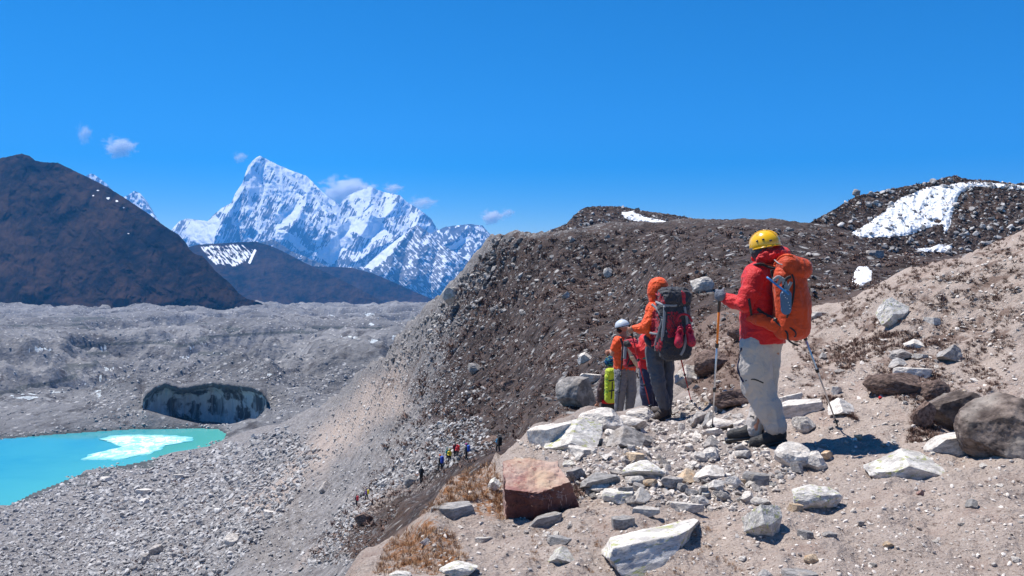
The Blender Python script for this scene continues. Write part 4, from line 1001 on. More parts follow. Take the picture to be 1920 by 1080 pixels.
def layer_cloud(layer, n, x0, x1, y0, y1, sizes, seed, power=3.0):
    r = np.random.RandomState(seed); out = []
    for _ in range(n):
        h = hit_layer(layer, r.uniform(x0, x1), r.uniform(y0, y1))
        if h is not None: out.append((h, sizes[0] * (sizes[1] / sizes[0]) ** (r.uniform() ** power) * h[1] / F))
    return out
rubble("hill_scree", layer_cloud(rh, 5200, 1500, 2000, 325, 560, (1.2, 14), 63, 4) + layer_cloud(lh, 2000, 1000, 1450, 384, 450, (1, 9), 64, 4), M['stones_far'], 1, 6, 'pale stones peppered over the dark hills on the skyline')
rubble("ice_debris", stone_cloud(7000, FLOORP, (1.0, 6), 61, True, power=3) + stone_cloud(900, [(0, 826), (100, 816), (200, 809), (420, 803), (440, 812), (430, 796), (200, 796), (100, 802), (0, 812)], (1.8, 7), 69, True, power=2) + [q for q in stone_cloud(4500, NEARF, (1.4, 7), 62, True, power=2.6) if not in_poly(np.array(960 + F * q[0][0] / q[0][1]), np.array(HOR - F * q[0][2] / q[0][1]), [(268, 722), (500, 722), (500, 800), (380, 800), (268, 770)])], M['stones_far'], 0, 5, 'broken rock scattered over the glacier surface')

# overhanging mounds of turf
M['turf'] = mat_granite("turf_material", (0.085, 0.055, 0.046), (0.26, 0.18, 0.15), dark=(0.02, 0.013, 0.012), warm=(0.20, 0.10, 0.05), scale=2.0, bump=0.03)
def turf(px, by, w, h, k, label, D=None, depth=.7): return rock(px, by, w, h, k, 'turf', label, 'turf_mound', 'turf mounds beside the trail', 'turf mound', D=D, depth=depth)
turf(1685, 742, 100, 44, 'r3', 'dark undercut turf mound with shaded hollow above the red scrap')
turf(1755, 752, 70, 40, 'r5', 'turf mound between the undercut one and the dark brown boulder')
turf(1738, 806, 44, 52, 'r6', 'small steep turf mound against the dark brown boulder')
turf(1372, 765, 84, 40, 'r7', 'low turf mound behind the silver left hand pole')
turf(1340, 700, 70, 44, 'r8', 'shaggy brown turf mound right of the charcoal pack')
turf(1400, 640, 60, 36, 'r9', 'turf mound behind the elbow of the red jacket')
turf(925, 842, 46, 26, 'r4', 'brown turf bank behind the walker with the black load', D=58)
turf(680, 985, 34, 26, 'r6', 'round turf tussock hanging over the steep slope', D=52)
turf(960, 735, 44, 26, 'r7', 'dark turf outcrop half way up the slope', D=84)
# ------------------------------------------------------------------ scrub and dry grass
def mat_scrub(name, a, b):
    t = NT(name, 0.95, 0.1); return t.done(t.mix(t.island(), a, b))
M['scrubtuft'] = mat_scrub("scrub_tuft_material", (0.075, 0.045, 0.038), (0.28, 0.185, 0.15))
M['drygrass'] = mat_scrub("dry_grass_material", (0.15, 0.06, 0.035), (0.52, 0.34, 0.20))
def tufts(name, items, mat, seed, label, blades=14, lean=0.8, wid=0.09, thin=1.0):
    r = np.random.RandomState(seed); C = np.array([i[0] for i in items]); Sz = np.array([i[1] for i in items])
    n = len(items) * blades; c = np.repeat(C, blades, 0); s = np.repeat(Sz, blades)
    a = r.uniform(0, 6.28, n); rad = r.uniform(0, .45, n) * s; L = s * r.uniform(.5, 1.1, n); le = r.uniform(.1, lean, n)
    dx, dy = np.cos(a), np.sin(a)
    b = c + np.stack([dx * rad, dy * rad, -0.06 * s], -1)
    tip = b + np.stack([dx * L * le, dy * L * le, L * np.sqrt(np.clip(1 - le * le, .05, 1)) * thin], -1)
    midp = b + (tip - b) * .55 + np.stack([np.zeros(n), np.zeros(n), L * .10], -1)
    w = wid * s; px_, py_ = -dy * w, dx * w; z = np.zeros(n); wv = np.stack([px_, py_, z], -1)
    V = np.stack([b - wv, b + wv, midp + wv * .7, midp - wv * .7, tip], 1).reshape(-1, 3)
    i = np.arange(n)[:, None] * 5
    Fc = np.concatenate([i + [[0, 1, 2]], i + [[0, 2, 3]], i + [[3, 2, 4]]], 1).reshape(-1, 3)
    tag(mesh_np(name, V, Fc, mat, False), label, name, kind='stuff')
BANK = [(1490, 610), (1560, 575), (1700, 505), (1920, 420), (1920, 700), (1790, 800), (1720, 770), (1640, 700), (1560, 760), (1480, 740)]
TURF = [[(1620, 740), (1650, 690), (1760, 700), (1790, 745), (1740, 760)], [(1290, 700), (1310, 620), (1380, 600), (1410, 700), (1400, 750), (1310, 760)], [(1540, 690), (1590, 640), (1690, 620), (1780, 640), (1640, 670)], [(1700, 830), (1710, 770), (1760, 760), (1760, 830)], [(1560, 770), (1545, 740), (1580, 750), (1610, 790)]]
items = clustered(2800, BANK, (3.5, 11), 71, 45, -0.02, maxD=16)
for i, p in enumerate(TURF): items += stone_cloud(330, p, (5, 14), 72 + i, maxD=20, power=1.2)
items += stone_cloud(170, [(1000, 925), (1040, 905), (1100, 900), (1090, 935), (1010, 950)], (8, 20), 90, maxD=16)
tufts("scrub", items + clustered(420, LEDGE, (4, 10), 79, 30, 0.18, maxD=16), M['scrubtuft'], 7, 'low brown cushion scrub and heather on the bank', 16, 0.9, 0.05, 0.7)
tufts("hill_scrub", clustered(2200, FACE, (6, 17), 83, 26, 0.22, minD=16, power=1.4) + layer_cloud(rh, 2600, 1500, 2000, 330, 540, (3, 9), 65, 2) + layer_cloud(lh, 900, 1000, 1450, 386, 440, (2, 6), 66, 2) + clustered(7500, FACE, (3, 10), 81, 34, -0.02, minD=16, power=2.0) + clustered(700, TOE, (3, 8), 82, 40, 0.1, minD=60), M['scrubtuft'], 8, 'dark dwarf shrubs growing all over the moraine slope', 9, 0.95, 0.11, 0.6)
RUST = [[(700, 1078), (730, 1010), (790, 985), (850, 1000), (880, 1050), (840, 1078)], [(780, 975), (860, 880), (930, 865), (940, 960), (915, 935), (850, 945)], [(1000, 960), (1010, 925), (1060, 920), (1075, 945), (1030, 965)], [(930, 975), (920, 900), (940, 890), (946, 975)]]
gi = []
for i, p in enumerate(RUST): gi += stone_cloud([560, 420, 150, 90][i], p, (5, 15), 95 + i, maxD=30, power=1.3)
tufts("dry_grass", gi + clustered(500, [(980, 1078), (1000, 990), (1300, 960), (1420, 1078)], (4, 9), 99, 30, 0.15), M['drygrass'], 9, 'rust coloured dry grass at the lip of the trail ledge', 13, 0.97, 0.035)
# ------------------------------------------------------------------ smooth solid modelling: fields and their surfaces
def rotm(ax=0, ay=0, az=0):
    return np.array(Matrix.Rotation(math.radians(az), 3, 'Z') @ Matrix.Rotation(math.radians(ay), 3, 'Y') @ Matrix.Rotation(math.radians(ax), 3, 'X'))
class Field:
    def __init__(s): s.p = []
    def cone(s, a, b, ra, rb, k=0.02, flat=None):
        s.p.append(('c', np.array(a, float), np.array(b, float), ra, rb, k, flat)); return s
    def chain(s, pts, rs, k=0.02):
        for i in range(len(pts) - 1): s.cone(pts[i], pts[i + 1], rs[i], rs[i + 1], k)
        return s
    def ell(s, c, r, R=None, k=0.02):
        s.p.append(('e', np.array(c, float), np.array(r, float), np.eye(3) if R is None else R, k)); return s
    def box(s, c, h, rd, R=None, k=0.02, taper=0.0):
        s.p.append(('b', np.array(c, float), np.array(h, float), rd, np.eye(3) if R is None else R, k, taper)); return s
    def cut(s, pnt, n):
        n = np.array(n, float); s.p.append(('x', np.array(pnt, float), n / np.linalg.norm(n))); return s
    def sube(s, c, r, R=None):
        s.p.append(('-', np.array(c, float), np.array(r, float), np.eye(3) if R is None else R)); return s
    def fold(s, amp, wl, seed=0, stretch=(1, 1, 1)):
        s.p.append(('n', amp, wl, seed, np.array(stretch, float))); return s
    def bounds(s, m=0.03):
        lo, hi = np.full(3, 1e9), np.full(3, -1e9)
        for q in s.p:
            if q[0] == 'c': pts = [(q[1], q[3]), (q[2], q[4])]
            elif q[0] == 'e': pts = [(q[1], q[2].max())]
            elif q[0] == 'b': pts = [(q[1], np.linalg.norm(q[2]))]
            else: continue
            for c, r in pts: lo = np.minimum(lo, c - r); hi = np.maximum(hi, c + r)
        return lo - m, hi + m
    def __call__(s, P):
        d = None
        for q in s.p:
            t = q[0]
            if t == 'c':
                a, b = q[1], q[2]; ab = b - a; h = np.clip((P - a) @ ab / (ab @ ab + 1e-12), 0, 1)
                x = np.sqrt(((P - a - h[:, None] * ab) ** 2).sum(1)) - (q[3] + (q[4] - q[3]) * h); k = q[5]
            elif t in 'e-':
                l = (P - q[1]) @ q[3]; r = q[2]; k0 = np.sqrt(((l / r) ** 2).sum(1)); k1 = np.sqrt(((l / (r * r)) ** 2).sum(1)) + 1e-9
                x = k0 * (k0 - 1) / k1; k = q[4] if t == 'e' else 0
                x = np.where(k0 < 0.02, -r.min(), x)
                if t == '-': d = np.maximum(d, -x); continue
            elif t == 'b':
                l = (P - q[1]) @ q[4]; hh = q[2]
                if q[6]: l = l.copy(); f = 1 + q[6] * l[:, 2] / hh[2]; l[:, 0] /= f; l[:, 1] /= f
                w = np.abs(l) - (hh - q[3]); x = np.sqrt((np.maximum(w, 0) ** 2).sum(1)) + np.minimum(w.max(1), 0) - q[3]; k = q[5]
            elif t == 'x': d = np.maximum(d, (P - q[1]) @ q[2]); continue
            elif t == 'n':
                m = np.abs(d) < 0.08
                if m.any():
                    Q = P[m] / q[2] * q[4]; n = noise3(Q, q[3]); n2 = 1 - 2.2 * np.abs(noise3(Q * 1.7 + 5, q[3] + 3))
                    d = d.copy(); d[m] += q[1] * (0.6 * n - 0.6 * n2)
                continue
            if d is None: d = x
            elif k > 0:
                h = np.maximum(k - np.abs(d - x), 0) / k; d = np.minimum(d, x) - h * h * k * 0.25
            else: d = np.minimum(d, x)
        return d
def field_mesh(name, f, h, mat, parent=None, label=None, smooth=True):
    lo, hi = f.bounds(); n = np.ceil((hi - lo) / h).astype(int) + 2
    B = 6; nb = np.ceil(n / B).astype(int); n = nb * B + 1
    cb = np.stack(np.meshgrid(*[np.arange(k) for k in nb], indexing='ij'), -1).reshape(-1, 3)
    cc = lo + (cb + 0.5) * B * h; v = f(cc); rad = B * h * 0.95 + 0.02
    Fv = np.where(v < 0, -1.0, 1.0)
    Fv = np.repeat(np.repeat(np.repeat(Fv.reshape(nb), B, 0), B, 1), B, 2)
    Fv = np.pad(Fv, ((0, 1), (0, 1), (0, 1)), constant_values=1.0)
    act = np.abs(v) < rad
    mk = np.zeros(nb, bool); mk[tuple(cb[act].T)] = True
    big = np.repeat(np.repeat(np.repeat(mk, B, 0), B, 1), B, 2); big = np.pad(big, ((0, 1), (0, 1), (0, 1)))
    b2 = big.copy(); b2[1:] |= big[:-1]; b2[:, 1:] |= b2[:, :-1].copy(); b2[:, :, 1:] |= b2[:, :, :-1].copy()
    idx = np.argwhere(b2); Fv[b2] = f(lo + idx * h)
    s = Fv < 0
    corners = [(i, j, k) for i in (0, 1) for j in (0, 1) for k in (0, 1)]
    cnt = sum(s[i:n[0] - 1 + i, j:n[1] - 1 + j, k:n[2] - 1 + k].astype(np.int8) for i, j, k in corners)
    cell = (cnt > 0) & (cnt < 8); ci = np.argwhere(cell); vid = -np.ones(cell.shape, np.int64); vid[cell] = np.arange(len(ci))
    acc = np.zeros((len(ci), 3)); num = np.zeros(len(ci))
    for a in corners:
        for ax in range(3):
            if a[ax]: continue
            b = list(a); b[ax] = 1
            fa = Fv[ci[:, 0] + a[0], ci[:, 1] + a[1], ci[:, 2] + a[2]]; fb = Fv[ci[:, 0] + b[0], ci[:, 1] + b[1], ci[:, 2] + b[2]]
            m = (fa < 0) != (fb < 0); t = fa[m] / (fa[m] - fb[m]); p = np.tile(np.array(a, float), (m.sum(), 1)); p[:, ax] += t
            acc[m] += p; num[m] += 1
    V = lo + (ci + acc / num[:, None]) * h
    faces = []
    for ax in range(3):
        o1, o2 = [(1, 2), (2, 0), (0, 1)][ax]
        sl = [slice(1, -1)] * 3; sl[ax] = slice(0, -1); sh = [slice(1, -1)] * 3; sh[ax] = slice(1, None)
        A, Bq = s[tuple(sl)], s[tuple(sh)]
        for flip in (False, True):
            m = (A & ~Bq) if not flip else (~A & Bq)
            g = np.argwhere(m); off = np.ones(3, int); off[ax] = 0; g = g + off
            def cid(d1, d2):
                c = g.copy(); c[:, o1] += d1; c[:, o2] += d2; return vid[c[:, 0], c[:, 1], c[:, 2]]
            q = np.stack([cid(-1, -1), cid(0, -1), cid(0, 0), cid(-1, 0)], 1)
            faces.append(q[:, ::-1] if flip else q)
    Fc = np.concatenate(faces); Fc = Fc[(Fc >= 0).all(1)]
    o = mesh_np(name, V, Fc, mat, smooth, parent=None)
    if parent is not None: adopt(o, parent)
    if label: o['label'] = label
    return o
def adopt(o, parent):
    o.parent = parent; o.matrix_parent_inverse = Matrix.Translation(parent_loc(parent)).inverted()
def parent_loc(p):                     # only the Empties stand away from the origin
    return Vector(p.location)
def tube(name, pts, r, mat, parent=None, seg=8, flat=None, sub=6, caps=True, label=None):
    """a swept tube through points; r a number or a list; flat = (direction, factor) makes a ribbon"""
    P = [Vector(p) for p in pts]; R = [r] * len(P) if isinstance(r, (int, float)) else list(r)
    if sub > 1 and len(P) > 2:
        Q, RR = [], []
        for i in range(len(P) - 1):
            p0, p1, p2, p3 = P[max(i - 1, 0)], P[i], P[i + 1], P[min(i + 2, len(P) - 1)]
            for k in range(sub):
                t = k / sub; Q.append(0.5 * ((2 * p1) + (p2 - p0) * t + (2 * p0 - 5 * p1 + 4 * p2 - p3) * t * t + (3 * p1 - p0 - 3 * p2 + p3) * t ** 3)); RR.append(R[i] + (R[i + 1] - R[i]) * t)
        Q.append(P[-1]); RR.append(R[-1]); P, R = Q, RR
    V, n = [], len(P); up = Vector((0.13, 0.2, 1)).normalized()
    for i in range(n):
        t = (P[min(i + 1, n - 1)] - P[max(i - 1, 0)]).normalized()
        if flat is not None: a = (Vector(flat[0]) - t * Vector(flat[0]).dot(t)).normalized()
        else: a = (up - t * up.dot(t)); a = a.normalized() if a.length > 1e-3 else t.orthogonal().normalized()
        b = t.cross(a)
        for k in range(seg):
            an = 2 * math.pi * k / seg
            V.append(tuple(P[i] + a * math.cos(an) * R[i] * (flat[1] if flat else 1) + b * math.sin(an) * R[i]))
    f = [(i * seg + k, i * seg + (k + 1) % seg, (i + 1) * seg + (k + 1) % seg, (i + 1) * seg + k) for i in range(n - 1) for k in range(seg)]
    me = bpy.data.meshes.new(name)
    if caps: f += [tuple(range(seg))[::-1], tuple((n - 1) * seg + k for k in range(seg))]
    me.from_pydata(V, [], f); me.materials.append(mat)
    me.polygons.foreach_set("use_smooth", np.ones(len(f), bool)); me.update()
    o = bpy.data.objects.new(name, me); COL.objects.link(o)
    if parent is not None: adopt(o, parent)
    if label: o['label'] = label
    return o
def join_as(name, objs, parent=None, label=None):
    """several meshes into one, in numpy-free plain mesh code"""
    vs, fs, mats, mi = [], [], [], []
    for o in objs:
        b = len(vs); me = o.data
        for m_ in me.materials:
            if m_ not in mats: mats.append(m_)
        vs += [tuple(v.co) for v in me.vertices]
        for p in me.polygons: fs.append(tuple(b + i for i in p.vertices)); mi.append(mats.index(me.materials[p.material_index]))
        bpy.data.objects.remove(o)
    me = bpy.data.meshes.new(name); me.from_pydata(vs, [], fs)
    for m_ in mats: me.materials.append(m_)
    me.polygons.foreach_set("material_index", mi); me.polygons.foreach_set("use_smooth", np.ones(len(fs), bool)); me.update()
    o = bpy.data.objects.new(name, me); COL.objects.link(o)
    if parent is not None: adopt(o, parent)
    if label: o['label'] = label
    return o
def root(name, loc, label, cat, group=None):
    e = bpy.data.objects.new(name, None); COL.objects.link(e); e.location = tuple(loc); e.empty_display_size = 0.1
    return tag(e, label, cat, group)
class Fig:
    """measuring frame of one figure: picture units at its own distance"""
    def __init__(s, D): s.D = D; s.u = D / F
    def __call__(s, px, py, dd=0.0): return at(px, py, s.D) + np.array([0, dd * s.u, 0])
    def r(s, k): return k * s.u
def fist(f, C, axis, fwd, side, sc=1.0, k=0.004, thumb=True, fr=0.0095):
    """palm and five fingers closed round a shaft through C along axis; fwd points from the wrist to the knuckles"""
    A = np.array(axis, float); A /= np.linalg.norm(A); Fw = np.array(fwd, float); Fw -= A * (Fw @ A); Fw /= np.linalg.norm(Fw)
    Sd = np.cross(A, Fw) * side
    pr = 0.024 * sc
    palm = C + Sd * (pr + .004 * sc)
    f.box(palm - Fw * 0.012 * sc, (0.040 * sc,) * 3, 0.013 * sc, np.stack([Fw, Sd, A], 1) @ np.diag([1, .42, 1]), k) if False else f.ell(palm - Fw * 0.014 * sc, (0.042 * sc, 0.018 * sc, 0.042 * sc), np.stack([Fw, Sd, A], 1), k * 2)
    for i, (o, ln) in enumerate(zip((0.030, 0.010, -0.010, -0.029), (1.0, 1.08, 1.0, 0.82))):
        c = C + A * o * sc; rr = pr * (1.02 if i in (1, 2) else 0.96)
        ang = [15, 70, 125, 180 + 28 * ln]
        pts = [c + Sd * rr * math.cos(math.radians(a)) + Fw * rr * math.sin(math.radians(a)) * 1.15 for a in ang]
        pts[0] = c + Sd * rr * 1.05 + Fw * 0.008 * sc
        r0 = fr * sc * (1.0 if i < 3 else 0.86)
        f.chain(pts, [r0, r0 * .98, r0 * .93, r0 * .8], k)
    if thumb:
        b = palm - Fw * 0.030 * sc + A * 0.030 * sc
        f.chain([b, C + A * 0.040 * sc - Fw * 0.024 * sc + Sd * .004 * sc, C + A * 0.034 * sc - Sd * 0.022 * sc - Fw * .004 * sc, C + A * 0.026 * sc - Sd * 0.026 * sc + Fw * .016 * sc], [0.013 * sc, 0.012 * sc, 0.0105 * sc, 0.009 * sc], k)
    return palm - Fw * 0.035 * sc
def head_field(f, c, fwd, s=1.0, ears=True, k=0.012):
    """skull, jaw, nose, brows, lips and ears; c is the skull centre"""
    c = np.array(c, float); Fw = np.array(fwd, float); Fw /= np.linalg.norm(Fw); up0 = np.array([0, 0, 1.0])
    U = up0 - Fw * (up0 @ Fw); U /= np.linalg.norm(U); L = np.cross(U, Fw); R = np.stack([Fw, L, U], 1)
    f.ell(c, (0.097 * s, 0.077 * s, 0.098 * s), R, k)
    f.ell(c + Fw * .028 * s - U * .058 * s, (0.062 * s, 0.054 * s, 0.062 * s), R, k * 2)
    f.ell(c + Fw * .062 * s - U * .108 * s, (0.024 * s, 0.026 * s, 0.018 * s), R, k)
    f.cone(c + Fw * .088 * s - U * .008 * s, c + Fw * .112 * s - U * .044 * s, .007 * s, .013 * s, .008)
    f.cone(c + Fw * .086 * s + L * .036 * s + U * .012 * s, c + Fw * .086 * s - L * .036 * s + U * .012 * s, .010 * s, .010 * s, .012)
    f.cone(c + Fw * .085 * s + L * .02 * s - U * .072 * s, c + Fw * .085 * s - L * .02 * s - U * .072 * s, .009 * s, .009 * s, .006)
    for sgn in (-1, 1):
        f.ell(c + Fw * .052 * s + L * .046 * s * sgn - U * .034 * s, (.026 * s, .018 * s, .022 * s), R, .01)
        if ears: f.ell(c - Fw * .008 * s + L * .079 * s * sgn - U * .022 * s, (.018 * s, .009 * s, .031 * s), R, .005)
        f.sube(c + Fw * .099 * s + L * .031 * s * sgn - U * .012 * s, (.014 * s, .017 * s, .011 * s), R)
    return R
def eyes_at(c, fwd, s, parent):
    c = np.array(c, float); Fw = np.array(fwd, float); Fw /= np.linalg.norm(Fw); U = np.array([0, 0, 1.0]) - Fw * Fw[2]; U /= np.linalg.norm(U); L = np.cross(U, Fw)
    for sgn in (-1, 1):
        f = Field(); f.ell(c + Fw * .078 * s + L * .031 * s * sgn - U * .012 * s, (.0125 * s,) * 3)
        field_mesh("eye", f, 0.004, M['eye'], parent)
def surf(f, px, py, D0, D1, n=220, lift=0.0):
    d = np.linspace(D0, D1, n); P = np.stack([uu(px) * d, d, vv(py) * d], 1); v = f(P); i = np.where(v < 0)[0]
    if len(i) == 0: j = int(np.argmin(v)); return P[j] - np.array([0, lift, 0])
    return P[i[0]] - np.array([0, lift, 0])
# ------------------------------------------------------------------ cloth, skin and gear materials
def mat_cloth(name, c, wr=0.5, wscale=14, rough=0.62, weave=420, var=0.1, sheen=0.15):
    t = NT(name, rough, 0.35); t.b.inputs['Sheen Weight'].default_value = sheen
    g = t.noise(wscale, 5, 0.55, 1.6); h = t.noise(wscale * 3, 3, 0.5, 0.8)
    col = t.mix(t.noise(6, 3, 0.5), tuple(x * (1 - var) for x in c), tuple(min(1, x * (1 + var)) for x in c))
    n = t.bump(t.math('ADD', g, t.math('MULTIPLY', h, 0.25)), wr, 0.035)
    n = t.bump(t.noise(weave, 1, 0.5), 0.10, 0.002, n)
    return t.done(col, n)
M['jred'] = mat_cloth("red_shell_fabric", (0.58, 0.007, 0.010), 0.5)
M['jorange'] = mat_cloth("orange_jacket_fabric", (0.85, 0.085, 0.008), 0.55)
M['porange'] = mat_cloth("orange_pack_fabric", (0.56, 0.050, 0.005), 0.45, 10)
M['trgrey'] = mat_cloth("light_grey_trouser_fabric", (0.46, 0.41, 0.375), 0.6, 9)
M['trdark'] = mat_cloth("slate_trouser_fabric", (0.075, 0.08, 0.098), 0.5, 10)
M['trmid'] = mat_cloth("mid_grey_trouser_fabric", (0.17, 0.17, 0.185), 0.5, 10)
M['navy'] = mat_cloth("navy_fabric", (0.012, 0.018, 0.06), 0.5, 10)
M['black'] = mat_cloth("black_webbing", (0.018, 0.018, 0.02), 0.3, 30)
M['charcoal'] = mat_cloth("charcoal_pack_fabric", (0.028, 0.029, 0.038), 0.6, 12)
M['packred'] = mat_cloth("crimson_pack_fabric", (0.40, 0.012, 0.03), 0.5, 12)
M['webgrey'] = mat_cloth("grey_webbing", (0.26, 0.27, 0.29), 0.2, 40)
M['lime'] = mat_cloth("lime_pack_fabric", (0.46, 0.55, 0.02), 0.55, 12)
M['limegreen'] = mat_cloth("green_panel_fabric", (0.20, 0.42, 0.03), 0.4, 12)
M['brownsleeve'] = mat_cloth("brown_sleeve_fabric", (0.085, 0.045, 0.045), 0.5, 12)
M['glove'] = mat_cloth("grey_glove_knit", (0.13, 0.14, 0.18), 0.4, 40)
M['boot'] = mat_cloth("black_boot_leather", (0.022, 0.021, 0.022), 0.4, 25)
M['bootbrown'] = mat_cloth("brown_boot_leather", (0.055, 0.04, 0.033), 0.4, 25)
M['teal'] = mat_cloth("teal_fabric", (0.02, 0.16, 0.15), 0.4)
M['cream'] = mat_cloth("cream_cloth", (0.62, 0.43, 0.27), 0.7, 14)
M['skin'] = mat_plain("skin", (0.42, 0.20, 0.13), 0.5, 0.4, wr=0.15, wscale=60)
M['hair'] = mat_plain("dark_hair", (0.015, 0.012, 0.011), 0.6, 0.3, wr=0.8, wscale=90)
M['buff'] = mat_cloth("dark_neck_gaiter", (0.035, 0.045, 0.05), 0.5, 30)
M['eye'] = mat_plain("eye", (0.08, 0.06, 0.05), 0.2, 0.5)
M['helmet'] = mat_plain("yellow_helmet_shell", (0.90, 0.50, 0.006), 0.22, 0.5, coat=0.6, var=0.04)
M['helmetw'] = mat_plain("white_helmet_shell", (0.62, 0.66, 0.70), 0.3, 0.5, coat=0.5, var=0.04)
M['plastic'] = mat_plain("black_plastic", (0.015, 0.015, 0.016), 0.4, 0.5)
M['alu'] = mat_plain("aluminium_shaft", (0.62, 0.63, 0.66), 0.28, 0.5, metal=0.85, var=0.05)
M['poleorange'] = mat_plain("orange_pole_paint", (0.80, 0.22, 0.01), 0.3, 0.5, var=0.04)
M['polered'] = mat_plain("red_pole_paint", (0.50, 0.01, 0.02), 0.3, 0.5, var=0.04)
M['clog'] = mat_plain("red_rubber_clog", (0.42, 0.015, 0.045), 0.5, 0.4, var=0.06)
M['sole'] = mat_plain("blue_grey_rubber_sole", (0.075, 0.15, 0.26), 0.55, 0.4, var=0.1, wr=0.3, wscale=120)
M['solerim'] = mat_plain("blue_sole_rim", (0.03, 0.20, 0.50), 0.5, 0.4)
M['whitestud'] = mat_plain("white_rubber_stud", (0.75, 0.76, 0.78), 0.5, 0.4)
def mat_knit():
    t = NT("patterned_wool", 0.9, 0.1); v = t.mapv((1, 1, 2.2)); c = t.voro(45, out='Color', vec=v)
    s = t.n.new("ShaderNodeSeparateColor"); t.l.new(c, s.inputs[0])
    return t.done(t.ramp(s.outputs[0], (0, (0.01, .03, .10)), (.4, (0.02, .14, .28)), (.6, (.01, .02, .05)), (.8, (.05, .25, .16)), (.95, (.35, .28, .05)), interp='CONSTANT'))
M['knit'] = mat_knit()

def pole(name, top, tip, mats, label, clamps=(0.45, 0.72), grip=0.14, upper=0.34, group='trekking poles', r=0.0085, basket=True):
    top, tip = np.array(top, float), np.array(tip, float); L = tip - top; ln = np.linalg.norm(L); q = lambda t: top + L * t
    rt = root(name, top, label, 'trekking pole', group)
    tube("shaft", [q(grip), q(upper + .001)], r * 1.15, mats[0], rt)
    tube("lower_shaft", [q(upper), q(.93)], [r, r * .72], mats[1], rt)
    tube("grip", [q(-.02), q(0.0), q(.02), q(.06), q(grip)], [.012, .019, .014, .0155, .012], M['plastic'], rt, 10)
    for c in clamps: tube("clamp", [q(c - .012), q(c - .006), q(c + .014), q(c + .02)], [.010, .017, .016, .010], M['plastic'], rt, 10)
    o = [tube("tip", [q(.93), q(.955), q(1.0)], [r * .9, r * .9, .003], M['plastic'])]
    if basket: o.append(tube("b", [q(.945), q(.951)], [.022, .026], M['plastic'], seg=12))
    join_as("tip", o, rt)
    return rt

def sole_pts(heel, toe, r): return [heel, heel + (toe - heel) * .35, toe]
def boot_field(ankle, toe, sc=1.0):
    """ankle = joint, toe = ground point of the toe"""
    f = Field(); a = np.array(ankle, float); t = np.array(toe, float); d = t - a; dh = d.copy(); dh[2] = 0; dh /= np.linalg.norm(dh) + 1e-9
    dn = d / np.linalg.norm(d)
    heel = a - dh * .045 * sc; heel[2] = a[2] - .075 * sc
    t = heel + (t - heel) / np.linalg.norm(t - heel) * 0.255 * sc
    n = np.cross(np.cross(t - heel, [0, 0, 1.0]), t - heel); n /= np.linalg.norm(n)
    f.cone(a + n * .05 * sc, heel + n * .045 * sc + dh * .03 * sc, .047 * sc, .042 * sc, .03)
    f.cone(heel + n * .035 * sc + dh * .02 * sc, t + n * .038 * sc - (t - heel) * .15, .042 * sc, .040 * sc, .03)
    f.cone(a + n * .01 * sc, t + n * .03 * sc - (t - heel) * .35, .038 * sc, .03 * sc, .03)
    s = Field(); W = np.cross(n, t - heel); W /= np.linalg.norm(W); X = (t - heel) / np.linalg.norm(t - heel)
    s.box((heel + t) / 2 + n * .006 * sc + X * .004, (.145 * sc, .047 * sc, .014 * sc), .012, np.stack([X, W, n], 1))
    return f, s
def boots(figp, specs, mat, h=0.007, sc=1.0):
    for an, to in specs:
        f, s = boot_field(an, to, sc)
        b = field_mesh("boot", f.fold(.003, .03, 4), h, mat, figp)
        field_mesh("boot_sole", s, h, M['plastic'], b)
def zpy(*a): return np.array(a, float)

# ================================================================== the hiker in red with the yellow helmet
A = Fig(6.8); r_ = A.r
feet = A(1440, 833)
H1 = root("person", feet, 'hiker in red jacket, pale grey trousers and yellow helmet, seen from behind, nearest of all', 'person', 'hikers walking in a line along the trail')
facing = zpy(-0.62, 0.78, -0.22)
body = Field()
body.cone(A(1418, 528, -4), A(1428, 620, 0), r_(19), r_(22), .05).cone(A(1462, 528, 12), A(1446, 620, 6), r_(19), r_(22), .05).cone(A(1434, 505, 2), A(1432, 480, 2), r_(13), r_(12), .03)
body.chain([A(1411, 516, -18), A(1389, 566, -24), A(1360, 558, 0), A(1355, 556, 4)], [r_(12), r_(10), r_(7), r_(6.5)], .02)
body.chain([A(1472, 520, 24), A(1508, 576, 12), A(1500, 603, -14)], [r_(12), r_(10), r_(7)], .02)
body.chain([A(1414, 655, -10), A(1419, 722, 2), A(1452, 800, -4)], [r_(20), r_(15), r_(9)], .03)
body.chain([A(1448, 655, 14), A(1447, 728, 26), A(1421, 806, 14)], [r_(20), r_(15), r_(9)], .03)
hc = A(1431, 462, 0); hf = zpy(-0.75, 0.62, -0.30)
head_field(body, hc, hf, 0.97)
C1 = A(1351, 553, 6); ax1 = A(1351, 553, 6) - A(1335, 808, 30)
C2 = A(1497, 607, -20)
fist(body, C1, ax1, zpy(-.6, .5, 0), 1, .96); fist(body, C2, zpy(-.28, .1, .9), zpy(.1, .2, -1), 1, .96)
bo = field_mesh("body", body, 0.0075, M['skin'], H1)
eyes_at(hc, hf, .97, bo)
nk = Field(); nk.cone(A(1431, 486, 2), A(1431, 470, 0), r_(15.5), r_(17), .02).ell(hc + hf / np.linalg.norm(hf) * .012 - zpy(0, 0, .035), (.098, .092, .085), None, .02).cut(hc + zpy(0, 0, .03), (0, 0, 1))
field_mesh("neck_gaiter", nk.fold(.003, .03, 3), 0.007, M['buff'], H1)
